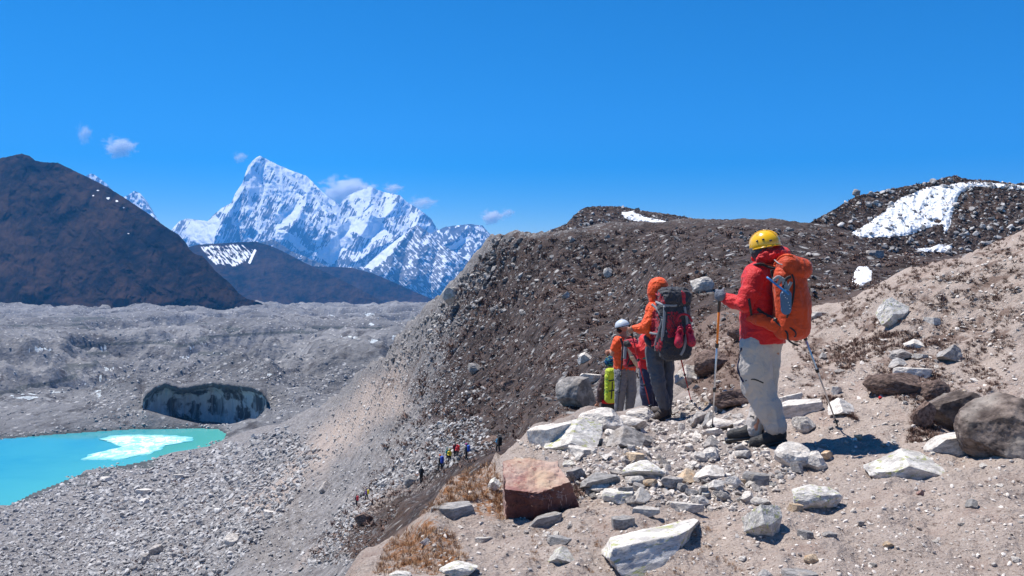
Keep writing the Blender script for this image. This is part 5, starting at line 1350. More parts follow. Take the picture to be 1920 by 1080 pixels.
# jacket
j = Field()
j.cone(A(1415, 524, -8), A(1424, 612, -2), r_(26), r_(33), .06).cone(A(1462, 524, 12), A(1442, 612, 4), r_(26), r_(33), .06)
j.cone(A(1424, 600, -2), A(1421, 652, -3), r_(33), r_(35), .05).cone(A(1440, 600, 4), A(1439, 650, 5), r_(33), r_(33), .05)
j.cone(A(1420, 508, -6), A(1450, 504, 8), r_(18), r_(18), .05)
j.chain([A(1411, 517, -18), A(1397, 548, -28), A(1387, 568, -28)], [r_(20), r_(18), r_(15.5)], .012)
j.chain([A(1387, 568, -28), A(1372, 565, -12), A(1359, 558, 0)], [r_(15.5), r_(13), r_(9.5)], .012)
j.chain([A(1472, 522, 24), A(1495, 552, 20), A(1508, 577, 10)], [r_(19), r_(17), r_(14.5)], .035)
j.chain([A(1508, 577, 10), A(1500, 600, -12)], [r_(14.5), r_(10)], .03)
j.cut(A(1430, 641, 0), (-0.04, 0, -1)).fold(.009, .11, 5, (.45, 1, 1.3)).fold(.004, .05, 6, (.5, 1, 1.4))
jk = field_mesh("jacket", j, 0.0065, M['jred'], H1)
hd = Field(); hd.ell(A(1450, 476, -4), (r_(33), r_(24), r_(15)), rotm(0, -4, 35), .03).cone(A(1424, 487, -14), A(1462, 492, 6), r_(9), r_(10), .03).cone(A(1420, 484, 8), A(1450, 468, 10), r_(8), r_(10), .03).fold(.012, .06, 8).fold(.004, .03, 9)
field_mesh("hood", hd, 0.006, M['jred'], jk)
# trousers
t = Field()
t.cone(A(1414, 640, -8), A(1443, 642, 8), r_(26), r_(25), .05)
t.chain([A(1414, 650, -10), A(1414, 690, -6), A(1420, 722, 0), A(1438, 764, -4), A(1451, 794, -8)], [r_(29), r_(29), r_(27), r_(24), r_(21.5)], .03)
t.chain([A(1444, 652, 14), A(1444, 700, 20), A(1443, 735, 26)], [r_(25), r_(22), r_(20)], .005)
t.chain([A(1443, 735, 26), A(1430, 778, 24), A(1421, 810, 20)], [r_(20), r_(17), r_(15.5)], .005)
t.cut(A(1452, 799, -8), (0.42, -.1, -1)) if False else None
t.fold(.013, .17, 15, (1.3, 1, .6)).fold(.006, .07, 16, (1.2, 1, .8))
tl = Field(); tl.p = list(t.p); 
tr = field_mesh("trousers", t, 0.0068, M['trgrey'], H1)
sp = [surf(t, x, y, 6.2, 7.2, lift=.004) for x, y in [(1391, 652), (1387, 672), (1384, 692), (1390, 708), (1394, 716)]]
tube("side_stripe", sp, r_(2.6), M['navy'], tr, flat=((0, 1, 0), .5))
sp = [surf(t, x, y, 6.2, 7.2, lift=.006) for x, y in [(1397, 714), (1410, 711), (1420, 713), (1431, 718)]]
tube("knee_seam", sp, r_(1.2), M['black'], tr, flat=((0, 1, 0), .4))
g = Field(); g.cone(A(1452, 796, -8), A(1459, 812, -8), r_(18), r_(13), .02).fold(.004, .03, 3)
field_mesh("gaiter", g, .007, M['black'], tr)
boots(H1, [(A(1457, 806, -6), A(1414, 838, -6)), (A(1424, 802, 20), A(1396, 829, 26))], M['boot'], 0.0065, 1.15)
# gloves
for C, axv, fw, wr_ in ((C1, ax1, zpy(-.6, .5, 0), A(1361, 558, 0)), (C2, zpy(-.28, .1, .9), zpy(.1, .2, -1), A(1500, 600, -13))):
    gl = Field(); w_ = fist(gl, C, axv, fw, 1, 1.16, .005); gl.cone(w_, wr_, .030, .040, .02)
    field_mesh("glove", gl, 0.0042, M['glove'], H1, label='grey knitted glove' if C is C1 else 'dark glove beside the pack')
# helmet
he = Field(); hcn = A(1434, 459, 0); fw = hf / np.linalg.norm(hf); Up = zpy(0, 0, 1) - fw * fw[2]; Up /= np.linalg.norm(Up); Lf = np.cross(Up, fw); HR = np.stack([fw, Lf, Up], 1)
he.ell(hcn + Up * .004, (.131, .112, .118), HR).cut(hcn - Up * .030 - fw * .0, -Up + fw * .10)
he.sube(hcn - Up * .02, (.118, .098, .100), HR)
hel = field_mesh("helmet", he, 0.0048, M['helmet'], H1, label='yellow climbing helmet')
rim = []
for k in range(33):
    a = 2 * math.pi * k / 32; p = hcn - Up * .028 + fw * math.cos(a) * .129 + Lf * math.sin(a) * .110 - Up * (-.10 * math.cos(a) * .129) * 0
    p = p - Up * (.013 * -math.cos(a)); rim.append(p)
tube("brim", rim, .0055, M['helmet'], hel, sub=1)
rid = [hcn + Up * .004 + fw * .1335 * math.cos(a) * .985 + Up * .12 * math.sin(a) for a in np.linspace(.35, 2.8, 14)]
for sgn in (-1, 1):
    tube("ridge", [p + Lf * sgn * .022 * 1 - Up * .001 for p in rid], .0035, M['helmet'], hel, sub=1)
for px_, py_ in ((1431, 449), (1445, 451), (1420, 452)):
    c = surf(he, px_, py_, 6.4, 7.2); v = Field(); v.ell(c, (.012, .010, .009))
    field_mesh("vent", v, .0035, M['plastic'], hel)
def text_on(f, s, x0, y0, x1, y1, hpx, mat, parent, D0, D1, name="lettering", lift=.002):
    cu = bpy.data.curves.new(name, 'FONT'); cu.body = s; cu.resolution_u = 2; o = bpy.data.objects.new(name, cu); COL.objects.link(o)
    dg = bpy.context.evaluated_depsgraph_get(); me = bpy.data.meshes.new_from_object(o.evaluated_get(dg)); bpy.data.objects.remove(o)
    w = max(v.co.x for v in me.vertices); h = max(v.co.y for v in me.vertices)
    dx, dy = x1 - x0, y1 - y0; L = math.hypot(dx, dy); nx, ny = dy / L, -dx / L
    for v in me.vertices:
        a, b = v.co.x / w, v.co.y / h; v.co = Vector(surf(f, x0 + dx * a + nx * b * hpx, y0 + dy * a + ny * b * hpx, D0, D1, 500, lift))
    me.materials.append(mat); q = bpy.data.objects.new(name, me); COL.objects.link(q); adopt(q, parent); return q
text_on(he, "PETZL", 1418, 444, 1429, 440, 4, M['plastic'], hel, 6.4, 7.1)

# his orange rucksack
bp = root("backpack", A(1476, 635, -45), 'orange rucksack with dark zip, worn by the hiker in the red jacket', 'backpack', 'rucksacks of the hikers on the trail')
PR = rotm(0, 3, 32)
pk = Field(); pk.box(A(1468, 563, -46), (r_(31), r_(22), r_(68)), r_(21), rotm(0, -3, 8), .03, taper=-0.04).ell(A(1473, 570, -50), (r_(28), r_(24), r_(48)), None, .03)
pk.box(A(1465, 602, -44), (r_(27), r_(21), r_(26)), r_(18), rotm(0, 3, 20), .04)
pk.fold(.009, .16, 21, (1.6, 1, .6)).fold(.004, .06, 29, (.6, 1, 1.4)).fold(.003, .04, 22, (1.5, 1, .6))
pb = field_mesh("pack_body", pk, 0.0065, M['porange'], bp)
lidf = Field(); lidf.box(A(1472, 500, -46), (r_(30), r_(23), r_(19)), r_(17), rotm(-4, 15, 8), .03).ell(A(1474, 508, -52), (r_(24), r_(19), r_(14)), None, .03).fold(.006, .09, 23, (1, 1, .6)).fold(.003, .03, 24)
lid = field_mesh("lid", lidf, 0.006, M['porange'], bp)
for pts, w in [([(1452, 497), (1462, 484), (1474, 479), (1486, 481)], 3.2)]:
    tube("grab_strap", [surf(lidf, x, y, 6.2, 7.0, lift=.008) for x, y in pts], r_(w), M['jorange'], lid, flat=((0, 1, 0), .4))
tube("zip", [surf(pk, x, y, 6.2, 7.0, lift=.002) for x, y in [(1485, 514), (1489, 530), (1488, 552), (1483, 575), (1475, 596)]], r_(1.9), M['black'], pb, flat=((0, 1, 0), .5))
tube("lid_strap", [surf(lidf, x, y, 6.2, 7.0, lift=.003) for x, y in [(1452, 487), (1459, 493), (1467, 496)]], r_(1.2), M['webgrey'], lid, flat=((0, 1, 0), .5))
tube("side_strap", [surf(pk, x, y, 6.2, 7.0, lift=.002) for x, y in [(1447, 506), (1450, 520), (1456, 528)]], r_(3), M['black'], pb, flat=((0, 1, 0), .5))
hb = Field(); hb.chain([A(1399, 597, -20), A(1412, 596, -36), A(1438, 604, -46), A(1456, 612, -52)], [r_(7), r_(10), r_(13), r_(15)], .03).fold(.006, .05, 25)
hbo = field_mesh("hip_belt", hb, .0065, M['porange'], bp)
both = Field(); both.p = pk.p[:2] + hb.p[:3]
tube("compression_strap", [surf(both, x, y, 6.1, 7.0, lift=.005) for x, y in [(1420, 578), (1428, 586), (1440, 593), (1454, 600)]], r_(3.2), M['black'], bp, flat=((0, 1, 0), .35))
tube("buckle", [surf(both, x, y, 6.1, 7.0, lift=.008) for x, y in [(1450, 598), (1456, 601)]], r_(4), M['plastic'], bp, flat=((0, 1, 0), .4))
tube("loose_strap", [surf(both, 1453, 602, 6.1, 7.0, lift=.008)] + [A(x, y, -70) for x, y in [(1451, 616), (1454, 630), (1466, 638), (1472, 640)]], r_(1.7), M['black'], bp, flat=((0, 1, 0), .4))
tube("loose_strap", [surf(both, 1469, 606, 6.1, 7.0, lift=.006)] + [A(x, y, -74) for x, y in [(1464, 614), (1466, 622), (1463, 624)]], r_(1.4), M['black'], bp, flat=((0, 1, 0), .4))
tube("hip_strap", [surf(j, x, y, 6.1, 7.0, lift=.004) for x, y in [(1404, 560), (1407, 578), (1409, 592)]], r_(2.4), M['black'], bp, flat=((0, 1, 0), .35))
tube("shoulder_strap", [A(1448, 504, -36)] + [surf(j, x, y, 6.1, 7.0, lift=.008) for x, y in [(1438, 500), (1428, 496), (1418, 496)]] + [A(1409, 503, 10)], r_(5), M['black'], bp, flat=((0, .3, 1), .45))
tube("shoulder_strap_trim", [A(1447, 500, -40)] + [surf(j, x, y, 6.1, 7.0, lift=.016) for x, y in [(1437, 496), (1428, 493)]], r_(3), M['jorange'], bp, flat=((0, .3, 1), .5))
for x, y in ((1512, 545), (1513, 552), (1510, 518)):
    tube("side_buckle", [A(x - 3, y, -44), A(x + 3, y + 5, -44)], r_(3.2), M['plastic'], bp)
# the sandals hanging from it
sn = root("sandals", A(1440, 520, -80), 'pair of blue grey trekking sandals strapped to the side of the orange rucksack', 'sandals')
def sole(c, R, L, Wd, name, parent, studs=True):
    f = Field(); f.cone(c - R[:, 2] * L * .28, c + R[:, 2] * L * .30, Wd * .86, Wd, .02)
    # flatten through a thin box cut
    f.cut(c + R[:, 1] * .011, R[:, 1]).cut(c - R[:, 1] * .011, -R[:, 1])
    o = field_mesh(name, f, .0042, M['sole'], parent)
    return o
R1 = rotm(4, -3, 6); c1 = A(1445, 563, -84)
s1 = sole(c1, R1, r_(44), r_(10.5), "sole", sn)
stn = []
for i, (a, b) in enumerate([(1438, 544), (1441, 549), (1446, 555), (1448, 562), (1450, 567), (1443, 553), (1451, 573)]):
    c = c1 + R1[:, 0] * (a - 1445) * A.u + R1[:, 2] * (563 - b) * A.u - R1[:, 1] * .0125
    stn.append(tube("stud", [c + zpy(0, .002, 0), c - zpy(0, .002, 0)], .0042, M['whitestud'], seg=6))
join_as("studs", stn, s1)
R2 = rotm(62, 0, 0) @ rotm(0, 0, 0); d2 = A(1452, 551, -86) - A(1413, 516, -70); d2 /= np.linalg.norm(d2)
n2 = np.cross(d2, zpy(0.1, -.9, -.25)); n2 /= np.linalg.norm(n2); w2 = np.cross(n2, d2); R2 = np.stack([w2, n2, d2], 1)
f = Field(); c2 = A(1433, 533, -76); f.cone(c2 - d2 * r_(17), c2 + d2 * r_(17), r_(7.5), r_(9), .02).cut(c2 + n2 * .008, n2).cut(c2 - n2 * .008, -n2)
s2 = field_mesh("sole", f, .0042, M['solerim'], sn)
for pts in ([(1432, 531), (1438, 520), (1446, 528), (1448, 545)], [(1424, 523), (1433, 517), (1441, 524), (1444, 540)], [(1444, 548), (1452, 534), (1456, 526)], [(1441, 536), (1447, 521), (1455, 517)]):
    tube("sandal_strap", [A(x, y, -80) for x, y in pts], r_(2.8), M['webgrey'] if pts[0][0] != 1441 else M['black'], sn, flat=((0, 1, 0), .5))
tipL = hit(1335, 812); tipR = hit(1571, 800)
pole("trekking_pole", C1 + ax1 / np.linalg.norm(ax1) * .045, tipL, (M['poleorange'], M['alu']), 'silver and orange pole held out in the left hand of the red jacketed hiker', clamps=(.36, .67), upper=.37)
pole("trekking_pole", C2 + zpy(-.03, 0, .035), tipR, (M['poleorange'], M['alu']), 'silver pole planted behind on the right of the red jacketed hiker', clamps=(.16, .46), grip=.06, upper=.17)

# ================================================================== the hiker with the orange hood
B = Fig(10.0); r_ = B.r
H2 = root("person", B(1245, 787), 'hiker in an orange hooded jacket and slate trousers, second in line behind a huge pack', 'person', 'hikers walking in a line along the trail')
body = Field()
body.cone(B(1228, 580, -4), B(1232, 650, 0), r_(14), r_(15), .05).cone(B(1256, 580, 10), B(1246, 650, 6), r_(14), r_(15), .05).cone(B(1236, 575), B(1235, 555), r_(8), r_(8), .03)
C3 = B(1182, 618, -4); ax3 = B(1183, 612, -4) - B(1221, 768, 0)
body.chain([B(1224, 580, -12), B(1211, 611, -16), B(1192, 617, -6), B(1187, 617, -5)], [r_(8), r_(6.5), r_(4.6), r_(4.2)], .02)
body.chain([B(1262, 582, 14), B(1280, 622, 10), B(1272, 655, -2)], [r_(8), r_(6.5), r_(4.5)], .02)
body.chain([B(1226, 660, -6), B(1232, 712, -14), B(1245, 762, -6)], [r_(12), r_(9), r_(6)], .03).chain([B(1252, 660, 8), B(1251, 712, 10), B(1251, 764, 10)], [r_(12), r_(9), r_(6)], .03)
hc = B(1234, 541, 0); hf = zpy(-.8, .55, -.2); head_field(body, hc, hf, .95); fist(body, C3, ax3, zpy(-.6, .5, 0), 1, 1.0); fist(body, B(1272, 664, -6), zpy(-.2, 0, .9), zpy(.2, .2, -1), 1, 1.0)
bo = field_mesh("body", body, .0085, M['skin'], H2); eyes_at(hc, hf, .95, bo)
j = Field(); j.cone(B(1228, 582, -6), B(1229, 645, -2), r_(17), r_(19), .05).cone(B(1254, 582, 10), B(1248, 645, 4), r_(17), r_(19), .05).cone(B(1230, 572, -2), B(1246, 570, 6), r_(12), r_(12), .04)
j.chain([B(1225, 582, -12), B(1214, 605, -16), B(1209, 613, -16)], [r_(13), r_(12), r_(10.5)], .03).chain([B(1209, 613, -16), B(1198, 616, -10), B(1189, 616, -6)], [r_(10.5), r_(9), r_(6.5)], .02)
j.chain([B(1260, 584, 14), B(1280, 622, 10), B(1273, 650, 0)], [r_(12), r_(10), r_(7)], .03).cut(B(1230, 663, 0), (0, 0, -1)).fold(.013, .08, 35, (1, 1, .6)).fold(.006, .035, 36)
jk = field_mesh("jacket", j, .008, M['jorange'], H2)
hd = Field(); hd.ell(B(1234, 539, 0), (r_(18.5), r_(19), r_(20)), rotm(0, 12, 0), .03).cone(B(1230, 550, 0), B(1232, 566, -2), r_(15), r_(14), .05).sube(B(1218, 546, 14), (r_(9), r_(14), r_(12))).fold(.006, .09, 37, (.6, 1, 1.2)).fold(.0025, .03, 38)
field_mesh("hood", hd, .007, M['jorange'], jk)
t = Field(); t.cone(B(1228, 655, -4), B(1250, 657, 6), r_(18), r_(17), .04)
t.chain([B(1226, 662, -6), B(1228, 690, -10), B(1232, 715, -14), B(1240, 744, -9), B(1245, 760, -6)], [r_(16), r_(14.5), r_(12.5), r_(11), r_(10)], .02).chain([B(1252, 662, 8), B(1252, 690, 10), B(1252, 716, 10), B(1252, 745, 10), B(1251, 764, 10)], [r_(15), r_(13.5), r_(12), r_(10.5), r_(9.5)], .02)
t.fold(.012, .09, 45, (1, 1, .6)).fold(.005, .035, 46)
field_mesh("trousers", t, .008, M['trdark'], H2)
boots(H2, [(B(1246, 766, -6), B(1222, 789, -14)), (B(1251, 766, 12), B(1232, 782, 26))], M['bootbrown'], .008, 1.15)
# huge pack
bp = root("backpack", B(1255, 670, -35), 'tall charcoal and crimson expedition pack worn by the orange hooded hiker', 'backpack', 'rucksacks of the hikers on the trail')
PR = rotm(0, 0, 18)
pk = Field(); pk.box(B(1255, 610, -34), (r_(33), r_(19), r_(50)), r_(17), PR, .03, taper=-.04).box(B(1258, 648, -34), (r_(30), r_(19), r_(22)), r_(15), PR, .03).fold(.012, .09, 51).fold(.005, .035, 52)
pb = field_mesh("pack_body", pk, .008, M['charcoal'], bp)
lf = Field(); lf.box(B(1257, 556, -34), (r_(28), r_(21), r_(18)), r_(14), rotm(0, 2, 18), .03).fold(.016, .07, 53).fold(.006, .03, 54)
lid = field_mesh("lid", lf, .007, M['charcoal'], bp)
def panel(name, f, outline, D0, D1, mat, parent, lift=.006, st=1.6):
    """cloth panel sewn onto the surface of a field"""
    xs = np.arange(min(p[0] for p in outline), max(p[0] for p in outline) + st, st); ys = np.arange(min(p[1] for p in outline), max(p[1] for p in outline) + st, st)
    idx = {}; V = []
    for i, a in enumerate(xs):
        for k, b in enumerate(ys):
            s_ = float(poly_dist(np.array(a), np.array(b), outline))
            if s_ > -st * .7: idx[i, k] = len(V); V.append(surf(f, a, b, D0, D1, 120, lift * min(1, max(-1, s_ / 1.5))))
    fs = [(idx[i, k], idx[i, k + 1], idx[i + 1, k + 1], idx[i + 1, k]) for i in range(len(xs)) for k in range(len(ys)) if (i, k) in idx and (i, k + 1) in idx and (i + 1, k + 1) in idx and (i + 1, k) in idx]
    if not fs: return
    o = mesh_np(name, np.array(V), np.array(fs), mat); adopt(o, parent)
    return o
panel("side_pocket", pk, [(1224, 584), (1233, 576), (1238, 604), (1232, 640), (1222, 652), (1220, 620)], 9.4, 10.2, M['packred'], pb)
panel("front_pocket", pk, [(1250, 584), (1276, 582), (1280, 612), (1277, 632), (1252, 634), (1249, 612)], 9.4, 10.2, M['packred'], pb, .004)
panel("lower_panel", pk, [(1226, 640), (1243, 628), (1243, 650), (1238, 660), (1228, 658)], 9.4, 10.2, M['packred'], pb)
panel("lid_side", lf, [(1229, 546), (1238, 548), (1245, 560), (1250, 573), (1229, 573)], 9.4, 10.2, M['packred'], lid)
panel("lid_side", lf, [(1276, 542), (1286, 550), (1286, 574), (1279, 568)], 9.4, 10.2, M['packred'], lid)
for pts, w in [([(1229, 566), (1245, 572), (1262, 573), (1280, 571)], 2.2), ([(1246, 573), (1245, 600), (1242, 630), (1238, 668)], 2.6), ([(1222, 570), (1232, 580), (1242, 596)], 2), ([(1218, 624), (1232, 626), (1250, 621)], 2), ([(1283, 575), (1288, 610), (1283, 650), (1276, 666)], 2.4), ([(1242, 598), (1236, 618), (1230, 640), (1228, 658)], 1.8)]:
    tube("strap", [surf(pk, x, y, 9.4, 10.2, lift=.009) for x, y in pts], r_(w), M['webgrey'], pb, flat=((0, 1, 0), .35))
tube("shoulder_strap", [B(1234, 572, -18), B(1228, 563, -14), B(1222, 563, -6), B(1217, 575, 4)], r_(3), M['webgrey'], bp, flat=((0, .3, 1), .5))
tube("hip_belt", [B(1226, 650, -28), B(1214, 640, -16), B(1212, 632, 0)], r_(6), M['charcoal'], bp)
for i, (x, y, an, lab) in enumerate([(1260, 622, 7, 'crimson rubber clog, the left one of the pair hung on the tall pack'), (1279, 620, -10, 'crimson rubber clog, the right one of the pair hung on the tall pack')]):
    cr = root("clog", B(x, y + 22, -62), lab, 'clog', 'pair of clogs hung on the pack'); R = rotm(0, an, 0); c = B(x, y, -66)
    f = Field(); f.cone(c + R[:, 2] * r_(-14), c + R[:, 2] * r_(13), r_(8.0), r_(5.6), .02).ell(c + R[:, 2] * r_(-13) + zpy(0, -.03, 0), (r_(7.5), r_(6), r_(10)), R, .02).cut(c + zpy(0, .022, 0), (0, 1, 0))
    f.sube(c + R[:, 2] * r_(9) + zpy(0, -.045, 0), (r_(4), r_(6), r_(8)), R); co = field_mesh("shoe", f, .0055, M['clog'], cr)
    for q in range(3):
        v = Field(); v.ell(c + R[:, 2] * r_(-12 - 4 * (q % 2)) + R[:, 0] * r_((q - 1) * 3.6) + zpy(0, -.066, 0), (.007, .006, .007)); field_mesh("hole", v, .003, M['plastic'], co)
    tube("heel_strap", [c + R[:, 2] * r_(2) + R[:, 0] * r_(-7), c + R[:, 2] * r_(12) + zpy(0, -.04, 0), c + R[:, 2] * r_(2) + R[:, 0] * r_(7)], r_(1.6), M['clog'], cr)
tube("hanging_loop", [B(1256, 598, -60), B(1262, 586, -60), B(1276, 586, -60), B(1284, 598, -60)], r_(2.2), M['packred'], bp)
pole("trekking_pole", C3 + ax3 / np.linalg.norm(ax3) * .05, B(1222, 770, 10), (M['polered'], M['polered']), 'red trekking pole gripped in front of the orange hooded hiker', clamps=(.4, .7))
pole("trekking_pole", B(1271, 655, -8), hit(1297, 757) if hit(1297, 757) is not None else B(1297, 757, 10), (M['polered'], M['polered']), 'red trekking pole planted to the right of the orange hooded hiker', clamps=(.45, .72), grip=.1)

# ================================================================== the hiker in red half hidden behind the hood
C = Fig(12.0); r_ = C.r
H3 = root("person", C(1218, 800), 'person in red jacket and navy trousers half hidden behind the orange hooded hiker', 'person', 'hikers walking in a line along the trail')
body = Field(); body.cone(C(1212, 640), C(1214, 690), r_(13), r_(13), .05).cone(C(1228, 640, 6), C(1224, 690, 4), r_(13), r_(13), .05).cone(C(1220, 632), C(1220, 618), r_(7), r_(7), .02)
hc = C(1221, 606); hf = zpy(-.8, .5, -.2); head_field(body, hc, hf, .92)
C4 = C(1172, 643, -16)
body.chain([C(1207, 640, -8), C(1200, 662, -14), C(1182, 648, -14), C(1177, 645, -16)], [r_(7), r_(6), r_(4), r_(4)], .02).chain([C(1232, 640, 8), C(1238, 668, 8), C(1232, 690, -2)], [r_(7), r_(6), r_(4)], .02)
body.chain([C(1212, 700), C(1212, 735, -8), C(1216, 785)], [r_(11), r_(8), r_(5)], .02).chain([C(1226, 700, 4), C(1226, 735, 6), C(1228, 785, 8)], [r_(11), r_(8), r_(5)], .02)
fist(body, C4, zpy(0, 0, 1), zpy(-.8, .4, 0), 1); bo = field_mesh("body", body, .0095, M['skin'], H3); eyes_at(hc, hf, .92, bo)
j = Field(); j.cone(C(1212, 640), C(1212, 684), r_(15), r_(16), .05).cone(C(1228, 640, 6), C(1225, 684, 4), r_(15), r_(15), .05)
j.chain([C(1208, 640, -8), C(1204, 655, -14), C(1199, 661, -14)], [r_(11), r_(10.5), r_(9.5)], .03).chain([C(1199, 661, -14), C(1188, 652, -14), C(1180, 647, -14)], [r_(9.5), r_(8), r_(6)], .02).chain([C(1232, 640, 8), C(1238, 668, 8), C(1232, 686, 0)], [r_(11), r_(9), r_(6)], .02)
j.cut(C(1212, 690), (0, 0, -1)).fold(.012, .08, 61); field_mesh("jacket", j, .0095, M['jred'], H3)
ht = Field(); ht.ell(hc + zpy(0, 0, .02), (.108, .10, .11)).cut(hc + zpy(0, 0, -.005), (0, 0, -1)); field_mesh("hat", ht, .008, M['navy'], H3)
bl = Field(); bl.cone(C(1204, 668, -14), C(1214, 668, -16), r_(4), r_(4)); field_mesh("waist_pouch", bl, .008, M['teal'], H3)
t = Field(); t.cone(C(1213, 690), C(1225, 690, 4), r_(15), r_(15), .03).chain([C(1212, 698, -2), C(1211, 735, -8), C(1216, 780)], [r_(14), r_(11.5), r_(9)], .02).chain([C(1226, 698, 6), C(1226, 735, 6), C(1228, 782, 8)], [r_(14), r_(11.5), r_(9)], .02).fold(.01, .08, 62)
field_mesh("trousers", t, .0095, M['navy'], H3)
boots(H3, [(C(1216, 788), C(1200, 800, 8)), (C(1228, 788, 8), C(1212, 800, 20))], M['boot'], .01)
g = Field(); w_ = fist(g, C4, zpy(0, 0, 1), zpy(-.8, .4, 0), 1, 1.15, .005); g.cone(w_, C(1180, 647, -14), .03, .04); field_mesh("glove", g, .006, M['boot'], H3)

# ================================================================== the bare armed hiker with the white helmet
E = Fig(13.8); r_ = E.r
H4 = root("person", E(1172, 790), 'bare armed hiker in an orange T-shirt, grey trousers and white helmet', 'person', 'hikers walking in a line along the trail')
body = Field(); body.cone(E(1163, 640, -2), E(1166, 690), r_(10), r_(11), .05).cone(E(1182, 642, 6), E(1178, 690, 4), r_(10), r_(11), .05).cone(E(1170, 634), E(1168, 622), r_(6), r_(6), .02)
hc = E(1167, 613); hf = zpy(-.85, .5, -.25); head_field(body, hc, hf, .95)
C5 = E(1166, 652, -16)
body.chain([E(1157, 640, -6), E(1151, 658, -4), E(1150, 664, 6), E(1146, 660, 18)], [r_(6), r_(4.8), r_(4.2), r_(3)], .015)
body.chain([E(1146, 660, 18), E(1143, 662, 26)], [r_(3), r_(2.4)], .01)
body.chain([E(1187, 642, 8), E(1192, 660, 4), E(1180, 656, -10), E(1170, 652, -14)], [r_(6), r_(4.8), r_(4), r_(3)], .015)
body.chain([E(1165, 700, -4), E(1162, 730, -8), E(1160, 770, 0)], [r_(9.5), r_(7), r_(4.5)], .02).chain([E(1180, 700, 4), E(1182, 735, 2), E(1180, 782, 8)], [r_(9.5), r_(7), r_(4.5)], .02)
fist(body, C5, zpy(.1, 0, 1), zpy(-.8, .4, 0), 1, 1.0); fist(body, E(1142, 664, 28), zpy(.2, 0, 1), zpy(-.5, .8, 0), 1, 1.0)
bo = field_mesh("body", body, .0095, M['skin'], H4); eyes_at(hc, hf, .95, bo)
b_ = Field(); b_.ell(hc + hf / np.linalg.norm(hf) * .03 - zpy(0, 0, .045), (.075, .075, .06)); field_mesh("beard", b_, .008, M['hair'], H4)
j = Field(); j.cone(E(1162, 643, -2), E(1166, 690), r_(14), r_(14.5), .05).cone(E(1182, 645, 6), E(1179, 690, 4), r_(13), r_(14), .05).cone(E(1158, 640, -6), E(1153, 652, -5), r_(9), r_(8), .02).cone(E(1186, 642, 8), E(1190, 654, 6), r_(9), r_(8), .02)
j.cut(E(1170, 697), (0, 0, -1)).fold(.012, .08, 71); field_mesh("t_shirt", j, .0095, M['jorange'], H4)
t = Field(); t.cone(E(1165, 696, -2), E(1180, 697, 4), r_(13.5), r_(13), .03).chain([E(1164, 700, -4), E(1162, 730, -8), E(1160, 772, 0)], [r_(12.5), r_(10), r_(8)], .015).chain([E(1181, 700, 4), E(1183, 735, 2), E(1180, 782, 8)], [r_(12.5), r_(10.5), r_(8)], .015).fold(.01, .07, 72)
field_mesh("trousers", t, .0095, M['trmid'], H4)
boots(H4, [(E(1160, 776), E(1146, 788, 8)), (E(1180, 786, 8), E(1166, 797, 18))], M['bootbrown'], .01)
he = Field(); fw = hf / np.linalg.norm(hf); Up = zpy(0, 0, 1) - fw * fw[2]; Up /= np.linalg.norm(Up); HR = np.stack([fw, np.cross(Up, fw), Up], 1)
he.ell(hc + Up * .02, (.128, .11, .11), HR).cut(hc - Up * .005, -Up + fw * .1).sube(hc - Up * .0, (.112, .094, .09), HR)
hl = field_mesh("helmet", he, .006, M['helmetw'], H4, label='white climbing helmet')
bnd = Field(); bnd.ell(hc + Up * .02, (.130, .112, .112), HR).cut(hc + Up * .012, Up).cut(hc - Up * .004, -Up); field_mesh("helmet_band", bnd, .005, M['charcoal'], hl)
bp = root("backpack", E(1179, 686, -22), 'small crimson and black pack worn over the orange T-shirt', 'backpack', 'rucksacks of the hikers on the trail')
pk = Field(); pk.box(E(1179, 660, -24), (r_(14), r_(9), r_(27)), r_(8), rotm(0, 0, 22), .03).fold(.01, .07, 73); pb = field_mesh("pack_body", pk, .009, M['packred'], bp)
for pts, w, m in [([(1163, 634), (1168, 650), (1166, 676)], 2.2, 'charcoal'), ([(1186, 640), (1184, 660), (1176, 684)], 1.4, 'charcoal'), ([(1168, 683), (1180, 686), (1192, 684)], 2.0, 'black'), ([(1172, 636), (1180, 645), (1190, 650)], 1.4, 'charcoal')]:
    tube("strap", [surf(pk, x, y, 12.8, 14.2, lift=.01) for x, y in pts], r_(w), M[m], pb, flat=((0, 1, 0), .5))
wb = Field(); wb.box(E(1167, 655, -36), (r_(3), r_(3), r_(14)), r_(2.6), rotm(0, 4, 0)); field_mesh("water_bottle", wb, .008, M['webgrey'], bp)
f = Field(); f.chain([E(1174, 651, -38), E(1179, 665, -40), E(1190, 682, -38)], [r_(2.8), r_(3.6), r_(3.4)], .02).fold(.012, .05, 74)
tag(field_mesh("cloth_bundle", f, .008, M['cream']), 'cream rolled cloth hanging across the small crimson pack', 'cloth')
pole("trekking_pole", C5 + zpy(.005, 0, .05), E(1155, 768, -20), (M['charcoal'], M['charcoal']), 'thin black trekking pole of the bare armed hiker', clamps=(.45, .7))

